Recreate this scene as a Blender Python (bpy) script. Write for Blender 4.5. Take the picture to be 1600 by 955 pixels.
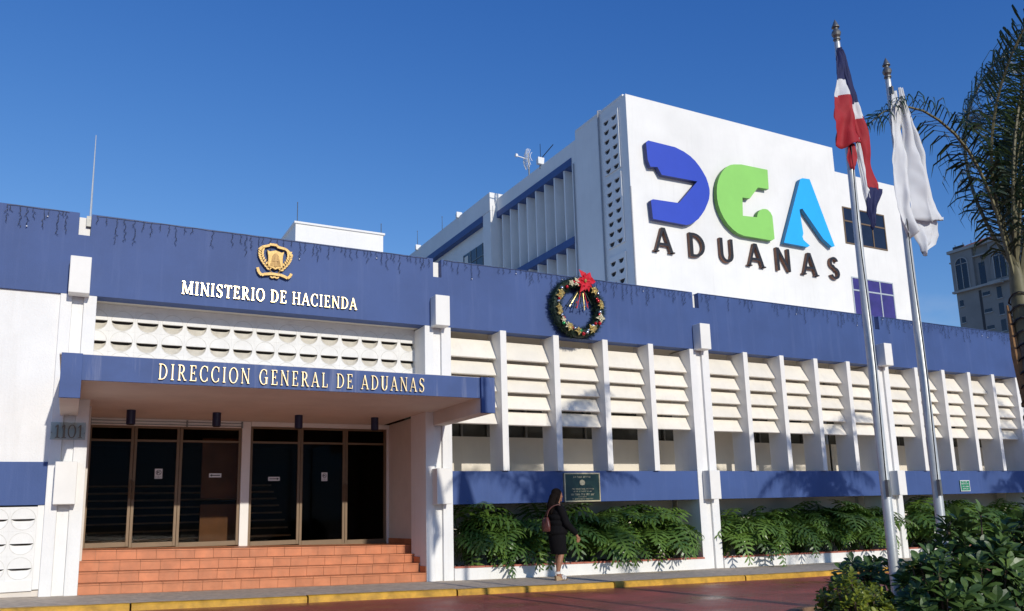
import bpy, bmesh, math, random
import numpy as np
from mathutils import Vector, Matrix, Quaternion, noise as mnoise

for _o in list(bpy.data.objects): bpy.data.objects.remove(_o)
SC = bpy.context.scene
COL = SC.collection
PI = math.pi
R = math.radians

# ------------------------------------------------------------------ camera
cam_d = bpy.data.cameras.new('camera'); cam = bpy.data.objects.new('camera', cam_d); COL.objects.link(cam)
yaw, pit, rol = R(28.2966), R(10.4898), R(-1.5655)
fw = Vector((math.sin(yaw)*math.cos(pit), math.cos(yaw)*math.cos(pit), math.sin(pit)))
rt = Vector((math.cos(yaw), -math.sin(yaw), 0)); up = rt.cross(fw)
r2 = rt*math.cos(rol) + up*math.sin(rol); u2 = up*math.cos(rol) - rt*math.sin(rol)
cam.matrix_world = Matrix(((r2.x, u2.x, -fw.x, 0), (r2.y, u2.y, -fw.y, 0), (r2.z, u2.z, -fw.z, 1.3), (0, 0, 0, 1)))
cam_d.sensor_fit = 'HORIZONTAL'; cam_d.sensor_width = 36.0; cam_d.lens = 36.0*1283.5/1600
cam_d.shift_y = 86.57/1600
cam_d.clip_start = 0.05; cam_d.clip_end = 3000
SC.camera = cam
SC.render.resolution_x = 1024; SC.render.resolution_y = 611

# ------------------------------------------------------------------ light
SUN = Vector((0.08, -1.0, 0.36)).normalized()
w = bpy.data.worlds.new('World'); SC.world = w; w.use_nodes = True
nt = w.node_tree; nt.nodes.clear()
wo = nt.nodes.new('ShaderNodeOutputWorld'); bg = nt.nodes.new('ShaderNodeBackground')
sky = nt.nodes.new('ShaderNodeTexSky'); sky.sky_type = 'NISHITA'; sky.sun_disc = False
sky.sun_elevation = math.asin(SUN.z); sky.sun_rotation = math.atan2(SUN.x, SUN.y)
sky.altitude = 0; sky.air_density = 1.0; sky.dust_density = 0.25; sky.ozone_density = 4.0
# thin cloud banks low over the horizon
tc = nt.nodes.new('ShaderNodeTexCoord'); mp = nt.nodes.new('ShaderNodeMapping'); mp.inputs['Scale'].default_value = (1, 1, 2.6)
nz = nt.nodes.new('ShaderNodeTexNoise'); nz.inputs['Scale'].default_value = 5.2; nz.inputs['Detail'].default_value = 6; nz.inputs['Roughness'].default_value = 0.55
rp = nt.nodes.new('ShaderNodeValToRGB'); rp.color_ramp.elements[0].position = 0.45; rp.color_ramp.elements[1].position = 0.72
sx = nt.nodes.new('ShaderNodeSeparateXYZ'); mr = nt.nodes.new('ShaderNodeMapRange')
mr.inputs['From Min'].default_value = 0.26; mr.inputs['From Max'].default_value = 0.10; mr.inputs['To Min'].default_value = 0; mr.inputs['To Max'].default_value = 0.75
ml = nt.nodes.new('ShaderNodeMath'); ml.operation = 'MULTIPLY'
mx = nt.nodes.new('ShaderNodeMix'); mx.data_type = 'RGBA'
# clear-air contrast: the blue deepens quickly away from the horizon
sp = nt.nodes.new('ShaderNodeSeparateColor'); cb = nt.nodes.new('ShaderNodeCombineColor'); chan = []
for ci, (mid, gam, amp) in enumerate(((2.0, 1.7, .515), (4.0, 1.18, .72), (7.0, .76, 1.58))):
    d_ = nt.nodes.new('ShaderNodeMath'); d_.operation = 'MAXIMUM'; d_.inputs[1].default_value = 0.0
    c_ = nt.nodes.new('ShaderNodeMath'); c_.operation = 'MINIMUM'; c_.inputs[1].default_value = mid
    p_ = nt.nodes.new('ShaderNodeMath'); p_.operation = 'POWER'; p_.inputs[1].default_value = gam
    a_ = nt.nodes.new('ShaderNodeMath'); a_.operation = 'MULTIPLY'; a_.inputs[1].default_value = amp
    chan.append((d_, c_, p_, a_))
L = nt.links.new
L(tc.outputs['Generated'], mp.inputs[0]); L(mp.outputs[0], nz.inputs['Vector']); L(nz.outputs['Fac'], rp.inputs[0])
L(tc.outputs['Generated'], sx.inputs[0]); L(sx.outputs['Z'], mr.inputs['Value']); L(rp.outputs[0], ml.inputs[0]); L(mr.outputs[0], ml.inputs[1])
L(ml.outputs[0], mx.inputs['Factor']); L(sky.outputs[0], sp.inputs[0])
for ci, (d_, c_, p_, a_) in enumerate(chan):
    L(sp.outputs[ci], d_.inputs[0]); L(d_.outputs[0], c_.inputs[0]); L(c_.outputs[0], p_.inputs[0]); L(p_.outputs[0], a_.inputs[0]); L(a_.outputs[0], cb.inputs[ci])
L(cb.outputs[0], mx.inputs['A'])
mx.inputs['B'].default_value = (5.2, 5.3, 5.6, 1)
L(mx.outputs['Result'], bg.inputs['Color']); bg.inputs['Strength'].default_value = 0.128
L(bg.outputs[0], wo.inputs[0])
sd = bpy.data.lights.new('sun', 'SUN'); sd.energy = 3.3; sd.angle = R(0.6); sd.color = (1.0, 0.945, 0.845)
so = bpy.data.objects.new('sun', sd); COL.objects.link(so); so.location = (0, -20, 30)
so.rotation_euler = SUN.to_track_quat('Z', 'Y').to_euler()
vs = SC.view_settings; vs.view_transform = 'Standard'; vs.look = 'None'; vs.exposure = 0.0; vs.gamma = 1.0; vs.use_curve_mapping = False
SC.render.engine = 'CYCLES'
SC.cycles.max_bounces = 8; SC.cycles.transparent_max_bounces = 12

# ------------------------------------------------------------------ materials
MATS = {}
def _mat(name):
    m = bpy.data.materials.new(name); m.use_nodes = True; MATS[name] = m
    n = m.node_tree; b = n.nodes['Principled BSDF']
    return m, n, b
def plain(name, col, rough=0.6, metal=0.0, var=0.12, scale=6.0, bump=0.0, bscale=60.0, spec=0.5, streak=0.0, scol=None, rand=0.0, coat=0.0):
    """procedural surface: base colour with noise variation, optional vertical streaks, fine bump"""
    m, n, b = _mat(name); N = n.nodes.new; LK = n.links.new
    g = N('ShaderNodeNewGeometry')
    t = N('ShaderNodeTexNoise'); t.inputs['Scale'].default_value = scale; t.inputs['Detail'].default_value = 5; t.inputs['Roughness'].default_value = 0.6
    LK(g.outputs['Position'], t.inputs['Vector'])
    ra = N('ShaderNodeMapRange'); ra.inputs['From Min'].default_value = .3; ra.inputs['From Max'].default_value = .7
    ra.inputs['To Min'].default_value = 1-var; ra.inputs['To Max'].default_value = 1+var*0.5
    LK(t.outputs['Fac'], ra.inputs['Value'])
    mu = N('ShaderNodeVectorMath'); mu.operation = 'SCALE'; mu.inputs[0].default_value = col[:3]; LK(ra.outputs[0], mu.inputs['Scale'])
    out = mu.outputs[0]
    if rand > 0:
        oi = N('ShaderNodeObjectInfo'); r_ = N('ShaderNodeMapRange'); r_.inputs['To Min'].default_value = 1-rand; r_.inputs['To Max'].default_value = 1+rand
        LK(oi.outputs['Random'], r_.inputs['Value'])
        m2 = N('ShaderNodeVectorMath'); m2.operation = 'SCALE'; LK(out, m2.inputs[0]); LK(r_.outputs[0], m2.inputs['Scale']); out = m2.outputs[0]
    if streak > 0:
        ma = N('ShaderNodeMapping'); ma.inputs['Scale'].default_value = (7, 7, .45)
        LK(g.outputs['Position'], ma.inputs[0])
        t2 = N('ShaderNodeTexNoise'); t2.inputs['Scale'].default_value = 1.0; t2.inputs['Detail'].default_value = 5; t2.inputs['Roughness'].default_value = .65
        LK(ma.outputs[0], t2.inputs['Vector'])
        r3 = N('ShaderNodeMapRange'); r3.inputs['From Min'].default_value = .52; r3.inputs['From Max'].default_value = .8; r3.inputs['To Max'].default_value = streak
        LK(t2.outputs['Fac'], r3.inputs['Value'])
        mi = N('ShaderNodeMix'); mi.data_type = 'RGBA'; LK(r3.outputs[0], mi.inputs['Factor']); LK(out, mi.inputs['A'])
        mi.inputs['B'].default_value = (*(scol or (col[0]*.6, col[1]*.57, col[2]*.5)), 1); out = mi.outputs['Result']
    LK(out, b.inputs['Base Color'])
    b.inputs['Roughness'].default_value = rough; b.inputs['Metallic'].default_value = metal
    b.inputs['Specular IOR Level'].default_value = spec
    if coat: b.inputs['Coat Weight'].default_value = coat
    if bump > 0:
        t4 = N('ShaderNodeTexNoise'); t4.inputs['Scale'].default_value = bscale; t4.inputs['Detail'].default_value = 4
        LK(g.outputs['Position'], t4.inputs['Vector'])
        bu = N('ShaderNodeBump'); bu.inputs['Strength'].default_value = bump; bu.inputs['Distance'].default_value = .01
        LK(t4.outputs['Fac'], bu.inputs['Height']); LK(bu.outputs[0], b.inputs['Normal'])
    return m
def leafmat(name, c0, c1, rough=.4, trans=.25, scale=9.0, spec=.5):
    m, n, b = _mat(name); N = n.nodes.new; LK = n.links.new
    g = N('ShaderNodeNewGeometry'); oi = N('ShaderNodeObjectInfo')
    t = N('ShaderNodeTexNoise'); t.inputs['Scale'].default_value = scale; t.inputs['Detail'].default_value = 3
    LK(g.outputs['Position'], t.inputs['Vector'])
    ad = N('ShaderNodeMath'); ad.operation = 'MULTIPLY_ADD'; ad.inputs[1].default_value = .55; LK(oi.outputs['Random'], ad.inputs[0]); 
    s2 = N('ShaderNodeMath'); s2.operation = 'MULTIPLY_ADD'; s2.inputs[1].default_value = 1.3; s2.inputs[2].default_value = -.42; LK(t.outputs['Fac'], s2.inputs[0]); LK(s2.outputs[0], ad.inputs[2])
    mi = N('ShaderNodeMix'); mi.data_type = 'RGBA'; LK(ad.outputs[0], mi.inputs['Factor']); mi.inputs['A'].default_value = (*c0, 1); mi.inputs['B'].default_value = (*c1, 1)
    LK(mi.outputs['Result'], b.inputs['Base Color']); b.inputs['Roughness'].default_value = rough; b.inputs['Specular IOR Level'].default_value = spec
    tr = N('ShaderNodeBsdfTranslucent'); LK(mi.outputs['Result'], tr.inputs['Color'])
    ms = N('ShaderNodeMixShader'); ms.inputs[0].default_value = trans
    LK(b.outputs[0], ms.inputs[1]); LK(tr.outputs[0], ms.inputs[2])
    LK(ms.outputs[0], n.nodes['Material Output'].inputs['Surface'])
    return m
WHITE = plain('white_painted_stucco', (.80, .79, .765), .75, var=.05, scale=2.2, bump=.45, bscale=38, streak=.22, scol=(.52, .49, .43), spec=.25)
WHITE2 = plain('white_paint_smooth', (.80, .78, .735), .6, var=.04, scale=3, bump=.1, bscale=70, streak=.08, scol=(.52, .49, .44), spec=.3)
TOWERW = plain('tower_white_render', (.80, .785, .75), .8, var=.08, scale=.5, bump=.25, bscale=14, streak=.20, scol=(.55, .53, .50), spec=.2)
BLUE = plain('blue_fascia_paint', (.050, .092, .245), .62, var=.16, scale=.7, bump=.15, bscale=40, streak=.42, scol=(.10, .145, .31), spec=.3)
BLUE2 = plain('blue_canopy_paint', (.050, .092, .245), .6, var=.14, scale=2.5, bump=.12, bscale=50, streak=1.1, scol=(.19, .22, .34), spec=.3)
NAVY = plain('navy_paint', (.012, .016, .06), .45, var=.1)
DKBLUE = plain('tower_blue_band_paint', (.045, .09, .24), .6, var=.12, scale=2, streak=.15, scol=(.09, .13, .25))
CREAM = plain('cream_louvre_paint', (.83, .775, .67), .65, var=.07, scale=2.5, bump=.12, bscale=40, streak=.28, scol=(.56, .51, .42), rand=.05, spec=.3)
ROOFW = plain('roof_bounce_white', (.80, .77, .71), .85, var=.12, scale=.8)  # white chosen for the unseen roof to bounce fill onto the tower side
CREAMW = plain('cream_wall_paint', (.72, .66, .56), .8, var=.08, scale=1.2, bump=.2, bscale=35, streak=.15, scol=(.5, .44, .36))
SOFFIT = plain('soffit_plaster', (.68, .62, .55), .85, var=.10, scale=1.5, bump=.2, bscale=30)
SCREENB = plain('screen_block_paint', (.79, .775, .74), .8, var=.08, scale=5, bump=.3, bscale=50, streak=.15, scol=(.5, .46, .4))
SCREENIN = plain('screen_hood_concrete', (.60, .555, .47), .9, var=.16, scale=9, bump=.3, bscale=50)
RINGSHADE = plain('block_ring_groove_shade', (.69, .67, .62), .9, var=.2, scale=15)  # darker ring colour stands in for the shade of a groove
TILE = plain('terracotta_tile', (.56, .195, .082), .45, var=.24, scale=4, bump=.06, bscale=30, rand=.09, spec=.4, streak=.3, scol=(.50, .24, .13))
GROUT = plain('tile_grout', (.40, .22, .135), .9, var=.3)
COPING = plain('red_coping_tile', (.45, .14, .09), .6, var=.25, scale=8)
BRONZE = plain('bronze_anodised_frame', (.17, .11, .058), .5, metal=.15, var=.1)
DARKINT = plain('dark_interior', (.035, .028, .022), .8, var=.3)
WOODINT = plain('brown_wood_panel', (.26, .125, .06), .5, var=.3, scale=3)
STAIRINT = plain('interior_stair_stone', (.60, .42, .28), .6, var=.2)
GOLD = plain('gold_letter_metal', (.93, .74, .40), .30, metal=.85, var=.12, scale=14)
GOLDM = plain('muted_gold_letter', (.78, .62, .36), .45, metal=.5, var=.25, scale=16)
GOLD2 = plain('gold_emblem_metal', (.50, .33, .12), .5, metal=.45, var=.25, scale=30, bump=.3, bscale=90)
GOLD3 = plain('dark_gold_relief', (.30, .18, .06), .5, metal=.4, var=.3, scale=30)
BRZLET = plain('weathered_bronze_digit', (.13, .10, .075), .5, metal=.6, var=.3, scale=30)
LETBLK = plain('dark_letter_paint', (.022, .018, .016), .35, var=.3, scale=6)
LETSIDE = plain('rust_letter_edge', (.19, .085, .05), .6, var=.4, scale=6)
LD = plain('logo_blue', (.026, .062, .46), .4, var=.06, scale=1)
LG = plain('logo_green', (.275, .62, .125), .4, var=.06, scale=1)
LA = plain('logo_sky_blue', (.020, .42, .92), .4, var=.06, scale=1)
LSIDE = plain('logo_return_grey', (.10, .10, .13), .6, var=.3, scale=3)
CONC = plain('sidewalk_concrete', (.56, .47, .37), .85, var=.30, scale=9, bump=.4, bscale=90, spec=.3)
YELLOW = plain('yellow_kerb_paint', (.60, .33, .03), .6, var=.45, scale=5, bump=.3, bscale=40, streak=.15, scol=(.30, .2, .08))
SOIL = plain('planter_soil', (.045, .03, .02), .95, var=.5, scale=14, bump=.8, bscale=30)
STONE = plain('white_pebble', (.62, .60, .56), .8, var=.15, scale=20)
GROUND = plain('ground_earth', (.36, .31, .25), .95, var=.3, scale=2)
STEEL = plain('galvanised_steel', (.56, .58, .58), .38, metal=.35, var=.12, scale=18, streak=.2, scol=(.34, .35, .35))
STEELD = plain('dull_metal', (.20, .20, .19), .5, metal=.7, var=.2, scale=20)
WIRE = plain('black_wire', (.008, .008, .010), .5, var=.1)
BULB = plain('clear_bulb', (.75, .76, .80), .15, var=.05)
PIPE = plain('grey_pipe', (.30, .31, .33), .5, var=.2)
NAVYF = plain('flag_navy_cloth', (.008, .013, .075), .8, var=.12, scale=12, bump=.2, bscale=120)
REDF = plain('flag_red_cloth', (.33, .008, .016), .75, var=.10, scale=12, bump=.2, bscale=120)
WHF = leafmat('flag_white_cloth', (.74, .75, .77), (.80, .81, .82), .8, .22, 8)
BLKCL = plain('black_suit_cloth', (.0065, .006, .007), .9, var=.2, scale=25, bump=.3, bscale=150, spec=.12)
SKIN = plain('brown_skin', (.30, .135, .075), .5, var=.10, scale=20)
HAIR = plain('black_hair', (.009, .006, .005), .8, var=.3, scale=40, bump=.4, bscale=120, spec=.08)
BAGM = plain('burgundy_leather', (.10, .030, .024), .35, var=.25, scale=25, bump=.3, bscale=60)
SANDAL = plain('white_sandal_leather', (.75, .73, .70), .45, var=.1)
CORK = plain('cork_wedge', (.40, .27, .15), .8, var=.2, scale=40)
PAPER = plain('white_paper', (.75, .75, .74), .7, var=.05)
BLACKP = plain('black_print', (.01, .01, .01), .6, var=.05)
REDP = plain('red_print', (.5, .02, .02), .6, var=.05)
PLAQ = plain('dark_green_plaque', (.012, .040, .030), .3, var=.2, scale=20)
PLAQF = plain('brass_plaque_trim', (.62, .52, .32), .4, metal=.6, var=.2, scale=30)
GREENS = plain('green_sign_face', (.015, .22, .10), .4, var=.08)
BARK = plain('palm_bark', (.17, .135, .10), .9, var=.35, scale=12, bump=.8, bscale=35)
BARKG = plain('palm_crownshaft', (.15, .135, .065), .6, var=.25, scale=7, bump=.2, bscale=20)
BARKB = plain('dry_palm_sheath', (.30, .155, .06), .8, var=.35, scale=10, bump=.4, bscale=30)
TWIG = plain('shrub_twig', (.11, .075, .05), .9, var=.3, scale=20)
PALML = leafmat('palm_leaflet', (.012, .030, .012), (.045, .075, .022), .38, .18, 6)
PHIL = leafmat('philodendron_leaf', (.018, .062, .015), (.19, .31, .05), .34, .25, 4)
SHRL = leafmat('broad_shrub_leaf', (.028, .065, .018), (.13, .21, .050), .38, .2, 8)
SHRY = leafmat('yellow_green_shrub_leaf', (.045, .085, .012), (.30, .33, .025), .45, .25, 9)
FIR = leafmat('fir_garland', (.006, .018, .012), (.020, .045, .025), .6, .1, 20)
REDB = plain('red_bauble', (.45, .010, .014), .12, metal=.3, var=.05, coat=.6)
SILB = plain('silver_bauble', (.75, .75, .78), .12, metal=.9, var=.05)
GRNB = plain('green_bauble', (.02, .30, .09), .15, metal=.3, var=.05)
GOLDB = plain('gold_tinsel_petal', (.78, .60, .22), .28, metal=.7, var=.2, scale=40)
PALEG = plain('pale_gold_petal', (.82, .76, .52), .35, metal=.4, var=.2, scale=40)
REDV = plain('red_velvet_petal', (.62, .012, .030), .6, var=.15, scale=20)
APTM = plain('apartment_grey_render', (.28, .26, .24), .85, var=.16, scale=.25, streak=.3, scol=(.2, .19, .18))
APTT = plain('apartment_trim', (.40, .38, .35), .85, var=.14, scale=.4)
APTR = plain('red_roof_tile', (.42, .12, .055), .8, var=.35, scale=1.5)
APTD = plain('dark_roof_steel', (.05, .045, .045), .7, var=.3)
EDGB = plain('brown_bed_edging', (.20, .115, .06), .75, var=.35, scale=9, bump=.4, bscale=30)
def glass(name, tint, refl=1.45, back=.0):
    m, n, b = _mat(name); N = n.nodes.new; LK = n.links.new
    n.nodes.remove(b)
    tr = N('ShaderNodeBsdfTransparent'); tr.inputs[0].default_value = (*tint, 1)
    gl = N('ShaderNodeBsdfGlossy'); gl.inputs['Roughness'].default_value = .02; gl.inputs['Color'].default_value = (.9, .9, .9, 1)
    fr = N('ShaderNodeFresnel'); fr.inputs['IOR'].default_value = refl
    ms = N('ShaderNodeMixShader'); LK(fr.outputs[0], ms.inputs[0]); LK(tr.outputs[0], ms.inputs[1]); LK(gl.outputs[0], ms.inputs[2])
    LK(ms.outputs[0], n.nodes['Material Output'].inputs['Surface']); return m
GLASS = glass('smoked_door_glass', (.72, .67, .60), 1.12)
CLEAR = glass('clear_acrylic', (.80, .82, .80), 1.4)
WING = plain('dark_window_glass', (.010, .013, .030), .08, var=.3, scale=2, spec=.6)
WINP = plain('purple_tinted_glass', (.055, .035, .20), .12, var=.35, scale=1.2, spec=.6)
WINS = plain('strip_window_glass', (.05, .052, .045), .15, var=.3, scale=2, spec=.6)
def roadmat():
    m, n, b = _mat('red_stamped_paving'); N = n.nodes.new; LK = n.links.new
    g = N('ShaderNodeNewGeometry')
    br = N('ShaderNodeTexBrick'); br.inputs['Scale'].default_value = 4.5; br.inputs['Mortar Size'].default_value = .018; br.inputs['Mortar Smooth'].default_value = .4
    br.inputs['Color1'].default_value = (.41, .088, .060, 1); br.inputs['Color2'].default_value = (.32, .072, .050, 1); br.inputs['Mortar'].default_value = (.15, .05, .042, 1)
    ma = N('ShaderNodeMapping'); ma.inputs['Rotation'].default_value = (0, 0, R(45)); LK(g.outputs['Position'], ma.inputs[0]); LK(ma.outputs[0], br.inputs['Vector'])
    t = N('ShaderNodeTexNoise'); t.inputs['Scale'].default_value = .9; t.inputs['Detail'].default_value = 6; LK(g.outputs['Position'], t.inputs['Vector'])
    ra = N('ShaderNodeMapRange'); ra.inputs['From Min'].default_value = .3; ra.inputs['From Max'].default_value = .7; ra.inputs['To Min'].default_value = .6; ra.inputs['To Max'].default_value = 1.3
    LK(t.outputs['Fac'], ra.inputs['Value'])
    mu = N('ShaderNodeVectorMath'); mu.operation = 'SCALE'; LK(br.outputs['Color'], mu.inputs[0]); LK(ra.outputs[0], mu.inputs['Scale']); LK(mu.outputs[0], b.inputs['Base Color'])
    r4 = N('ShaderNodeMapRange'); r4.inputs['From Min'].default_value = .35; r4.inputs['From Max'].default_value = .65; r4.inputs['To Min'].default_value = .26; r4.inputs['To Max'].default_value = .58
    LK(t.outputs['Fac'], r4.inputs['Value']); LK(r4.outputs[0], b.inputs['Roughness'])
    t2 = N('ShaderNodeTexNoise'); t2.inputs['Scale'].default_value = 25; t2.inputs['Detail'].default_value = 4; LK(g.outputs['Position'], t2.inputs['Vector'])
    ad = N('ShaderNodeMath'); ad.operation = 'MULTIPLY_ADD'; ad.inputs[1].default_value = -.6; LK(br.outputs['Fac'], ad.inputs[0]); LK(t2.outputs['Fac'], ad.inputs[2])
    bu = N('ShaderNodeBump'); bu.inputs['Strength'].default_value = .5; bu.inputs['Distance'].default_value = .012; LK(ad.outputs[0], bu.inputs['Height']); LK(bu.outputs[0], b.inputs['Normal'])
    return m
ROAD = roadmat()

# ------------------------------------------------------------------ mesh helpers
OFF = {}
class MB:
    def __init__(s): s.v = []; s.f = []; s.m = []
    def add(s, vs, fs, mi=0):
        o = len(s.v); s.v += [tuple(p) for p in vs]; s.f += [tuple(i+o for i in f) for f in fs]; s.m += [mi]*len(fs); return s
    def box(s, x0, x1, y0, y1, z0, z1, mi=0):
        return s.hexa([(x0,y0,z0),(x1,y0,z0),(x1,y1,z0),(x0,y1,z0),(x0,y0,z1),(x1,y0,z1),(x1,y1,z1),(x0,y1,z1)], mi)
    def hexa(s, p, mi=0):
        return s.add(p, [(0,3,2,1),(4,5,6,7),(0,1,5,4),(1,2,6,5),(2,3,7,6),(3,0,4,7)], mi)
    def prism(s, pts, y0, y1, mi=0, ms=None):
        """polygon in X-Z (counter-clockwise seen from -Y) extruded from y0 (front) to y1"""
        n = len(pts); a = sum(pts[i][0]*pts[(i+1)%n][1]-pts[(i+1)%n][0]*pts[i][1] for i in range(n))
        if a < 0: pts = pts[::-1]
        vs = [(x,y0,z) for x,z in pts]+[(x,y1,z) for x,z in pts]
        s.add(vs, [tuple(range(n))], mi)
        o = len(s.v)-2*n
        fs = [(o+i, o+n+i, o+n+(i+1)%n, o+(i+1)%n) for i in range(n)]
        s.f += fs; s.m += [mi if ms is None else ms]*n
        s.f.append(tuple(o+n+i for i in reversed(range(n)))); s.m.append(mi if ms is None else ms)
        return s
    def tube(s, path, rad, n=8, mi=0, cap=True):
        path = [Vector(p) for p in path]; k = len(path)
        if not hasattr(rad, '__len__'): rad = [rad]*k
        o = len(s.v); a = None
        for i, p in enumerate(path):
            t = (path[min(i+1,k-1)]-path[max(i-1,0)])
            t = t.normalized() if t.length > 1e-9 else Vector((0,0,1))
            if a is None: a = t.orthogonal().normalized()
            else:
                a = a-t*a.dot(t); a = a.normalized() if a.length > 1e-6 else t.orthogonal().normalized()
            b = t.cross(a)
            for j in range(n):
                q = 2*PI*j/n; s.v.append(tuple(p+(a*math.cos(q)+b*math.sin(q))*rad[i]))
        for i in range(k-1):
            for j in range(n):
                s.f.append((o+i*n+j, o+i*n+(j+1)%n, o+(i+1)*n+(j+1)%n, o+(i+1)*n+j)); s.m.append(mi)
        if cap:
            s.f.append(tuple(o+j for j in reversed(range(n)))); s.m.append(mi)
            s.f.append(tuple(o+(k-1)*n+j for j in range(n))); s.m.append(mi)
        return s
    def ball(s, c, r, n=10, m=6, mi=0, sc=(1,1,1)):
        o = len(s.v); c = Vector(c)
        for i in range(m+1):
            th = PI*i/m
            for j in range(n):
                ph = 2*PI*j/n; s.v.append((c.x+r*sc[0]*math.sin(th)*math.cos(ph), c.y+r*sc[1]*math.sin(th)*math.sin(ph), c.z+r*sc[2]*math.cos(th)))
        for i in range(m):
            for j in range(n):
                s.f.append((o+i*n+j, o+(i+1)*n+j, o+(i+1)*n+(j+1)%n, o+i*n+(j+1)%n)); s.m.append(mi)
        return s
    def mesh(s, name, mats, off=Vector((0,0,0)), smooth=False):
        me = bpy.data.meshes.new(name)
        me.from_pydata([(x-off.x,y-off.y,z-off.z) for x,y,z in s.v], [], s.f)
        for m in (mats if isinstance(mats,(list,tuple)) else [mats]): me.materials.append(m)
        me.polygons.foreach_set('material_index', s.m)
        if smooth: me.polygons.foreach_set('use_smooth', [True]*len(s.f))
        me.update(); return me
    def build(s, name, mats, parent=None, at=None, smooth=False, bevel=0, auto=False):
        off = OFF[parent] if parent is not None else Vector(at if at is not None else (0,0,0))
        me = s.mesh(name, mats, off, smooth)
        o = bpy.data.objects.new(name, me); COL.objects.link(o)
        if parent is not None: o.parent = parent
        else: o.location = off
        OFF[o] = off.copy()
        if bevel:
            md = o.modifiers.new('bevel', 'BEVEL'); md.width = bevel; md.segments = 2; md.limit_method = 'ANGLE'
        return o
def tag(o, label=None, cat=None, group=None, kind=None):
    if label: o['label'] = label
    if cat: o['category'] = cat
    if group: o['group'] = group
    if kind: o['kind'] = kind
    return o
def thing(name, loc, label=None, cat=None, group=None, kind=None):
    o = bpy.data.objects.new(name, None); COL.objects.link(o); o.location = loc; o.empty_display_size = .1
    OFF[o] = Vector(loc); return tag(o, label, cat, group, kind)
def inst(name, me, parent, pos, rot=(0,0,0), sc=(1,1,1)):
    """an object sharing mesh data; pos in world coordinates"""
    o = bpy.data.objects.new(name, me); COL.objects.link(o)
    if parent is not None: o.parent = parent; o.location = Vector(pos)-OFF[parent]
    else: o.location = pos
    OFF[o] = Vector(pos)
    o.rotation_euler = rot; o.scale = sc if hasattr(sc,'__len__') else (sc,)*3
    return o
def g(X):
    X = max(-4.0, min(28.5, X)); return .29-.0285*X+.0005*X*X
def bez(p, n):
    p = [Vector(q) for q in p]; out = []
    for i in range(n+1):
        t = i/n
        if len(p) == 3: out.append(p[0]*(1-t)**2+p[1]*2*t*(1-t)+p[2]*t*t)
        else: out.append(p[0]*(1-t)**3+p[1]*3*t*(1-t)**2+p[2]*3*t*t*(1-t)+p[3]*t**3)
    return out

# ------------------------------------------------------------------ ground, road, pavement
b = MB(); b.add([(-500,-500,-.32),(700,-500,-.32),(700,700,-.32),(-500,700,-.32)], [(0,1,2,3)])
tag(b.build('ground', GROUND), kind='structure')
def strip(y0f, y1f, dz, x0=-40, x1=60, n=100, thick=None):
    m = MB(); xs = [x0+(x1-x0)*i/n for i in range(n+1)]
    vs = []
    for x in xs: vs += [(x, y0f(x), g(x)+dz), (x, y1f(x), g(x)+dz)]
    fs = [(2*i, 2*i+2, 2*i+3, 2*i+1) for i in range(n)]
    m.add(vs, fs)
    if thick:
        o = len(m.v); m.v += [(x, y0f(x), g(x)+dz-thick) for x in xs]
        for i in range(n): m.f.append((o+i, o+i+1, 2*i+2, 2*i)); m.m.append(0)
    return m
kb = lambda x: 12.30-.024*max(-5, min(30, x))          # back of kerb
tag(strip(lambda x: -60, lambda x: kb(x)-.10, -.085).build('road', ROAD), kind='structure')
tag(strip(lambda x: kb(x)+.002, lambda x: 16.0, 0.0).build('sidewalk', CONC), kind='structure')
kerb = thing('kerb', (0, 12.2, 0), kind='structure')
random.seed(4)
x = -9.0
while x < 36:
    l = random.choice((2.3, 2.9, 3.4)); x1 = min(x+l, 36); n = 6; m = MB()
    prof = [(-.15,-.20),(-.15,-.015),(-.135,.006),(-.115,.012),(0,.012),(0,-.20)]
    k = len(prof); jz = random.uniform(-.006,.006); jy = random.uniform(-.008,.008)
    for i in range(n+1):
        xx = x+.012+(x1-x-.024)*i/n
        for dy,dz in prof: m.v.append((xx, kb(xx)+dy+jy, g(xx)+dz+jz+random.uniform(-.002,.002)))
    for i in range(n):
        for j in range(k-1): m.f.append((i*k+j, i*k+j+1, (i+1)*k+j+1, (i+1)*k+j)); m.m.append(0)
    m.f.append(tuple(range(k))); m.m.append(0); m.f.append(tuple(n*k+j for j in reversed(range(k)))); m.m.append(0)
    m.build('kerb_stone', YELLOW, kerb); x = x1

# ------------------------------------------------------------------ the long front building
FB = thing('front_building', (2.95, 14.0, .2), 'long low white building with deep blue fascia, louvred bays and canopied entrance', 'building')
COLS = [(-.30,.20),(5.70,6.23),(12.05,12.60),(18.17,18.70),(24.25,24.78)]
Z0, Z1, ZN, ZT = 4.81, 5.775, 5.775, 6.135
YF = 14.0
# fascia with notches over the columns
m = MB(); m.box(-14, 32, YF, 14.30, Z0, Z1)
xs = -14
for a, c in COLS:
    mid = (a+c)/2+(.0 if a > 0 else .015); m.box(xs, mid-.085, YF, 14.30, ZN, ZT); xs = mid+.085
m.box(xs, 32, YF, 14.30, ZN, ZT)
m.build('fascia', BLUE, FB)
for a, c in COLS:
    mid = (a+c)/2+(.0 if a > 0 else .015)
    MB().box(mid-.084, mid+.084, 14.13, 14.299, ZN+.001, ZT-.03).build('notch_infill', WHITE2, FB)
m = MB(); m.box(-30, 32, 14.301, 40, 5.5, 5.8); m.build('roof_slab', ROOFW, FB)  # out of view; run further left to add bounce light
MB().box(-14, 32, 14.03, 16.2, Z0+.02, Z0+.2).build('soffit', CREAMW, FB)
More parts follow.
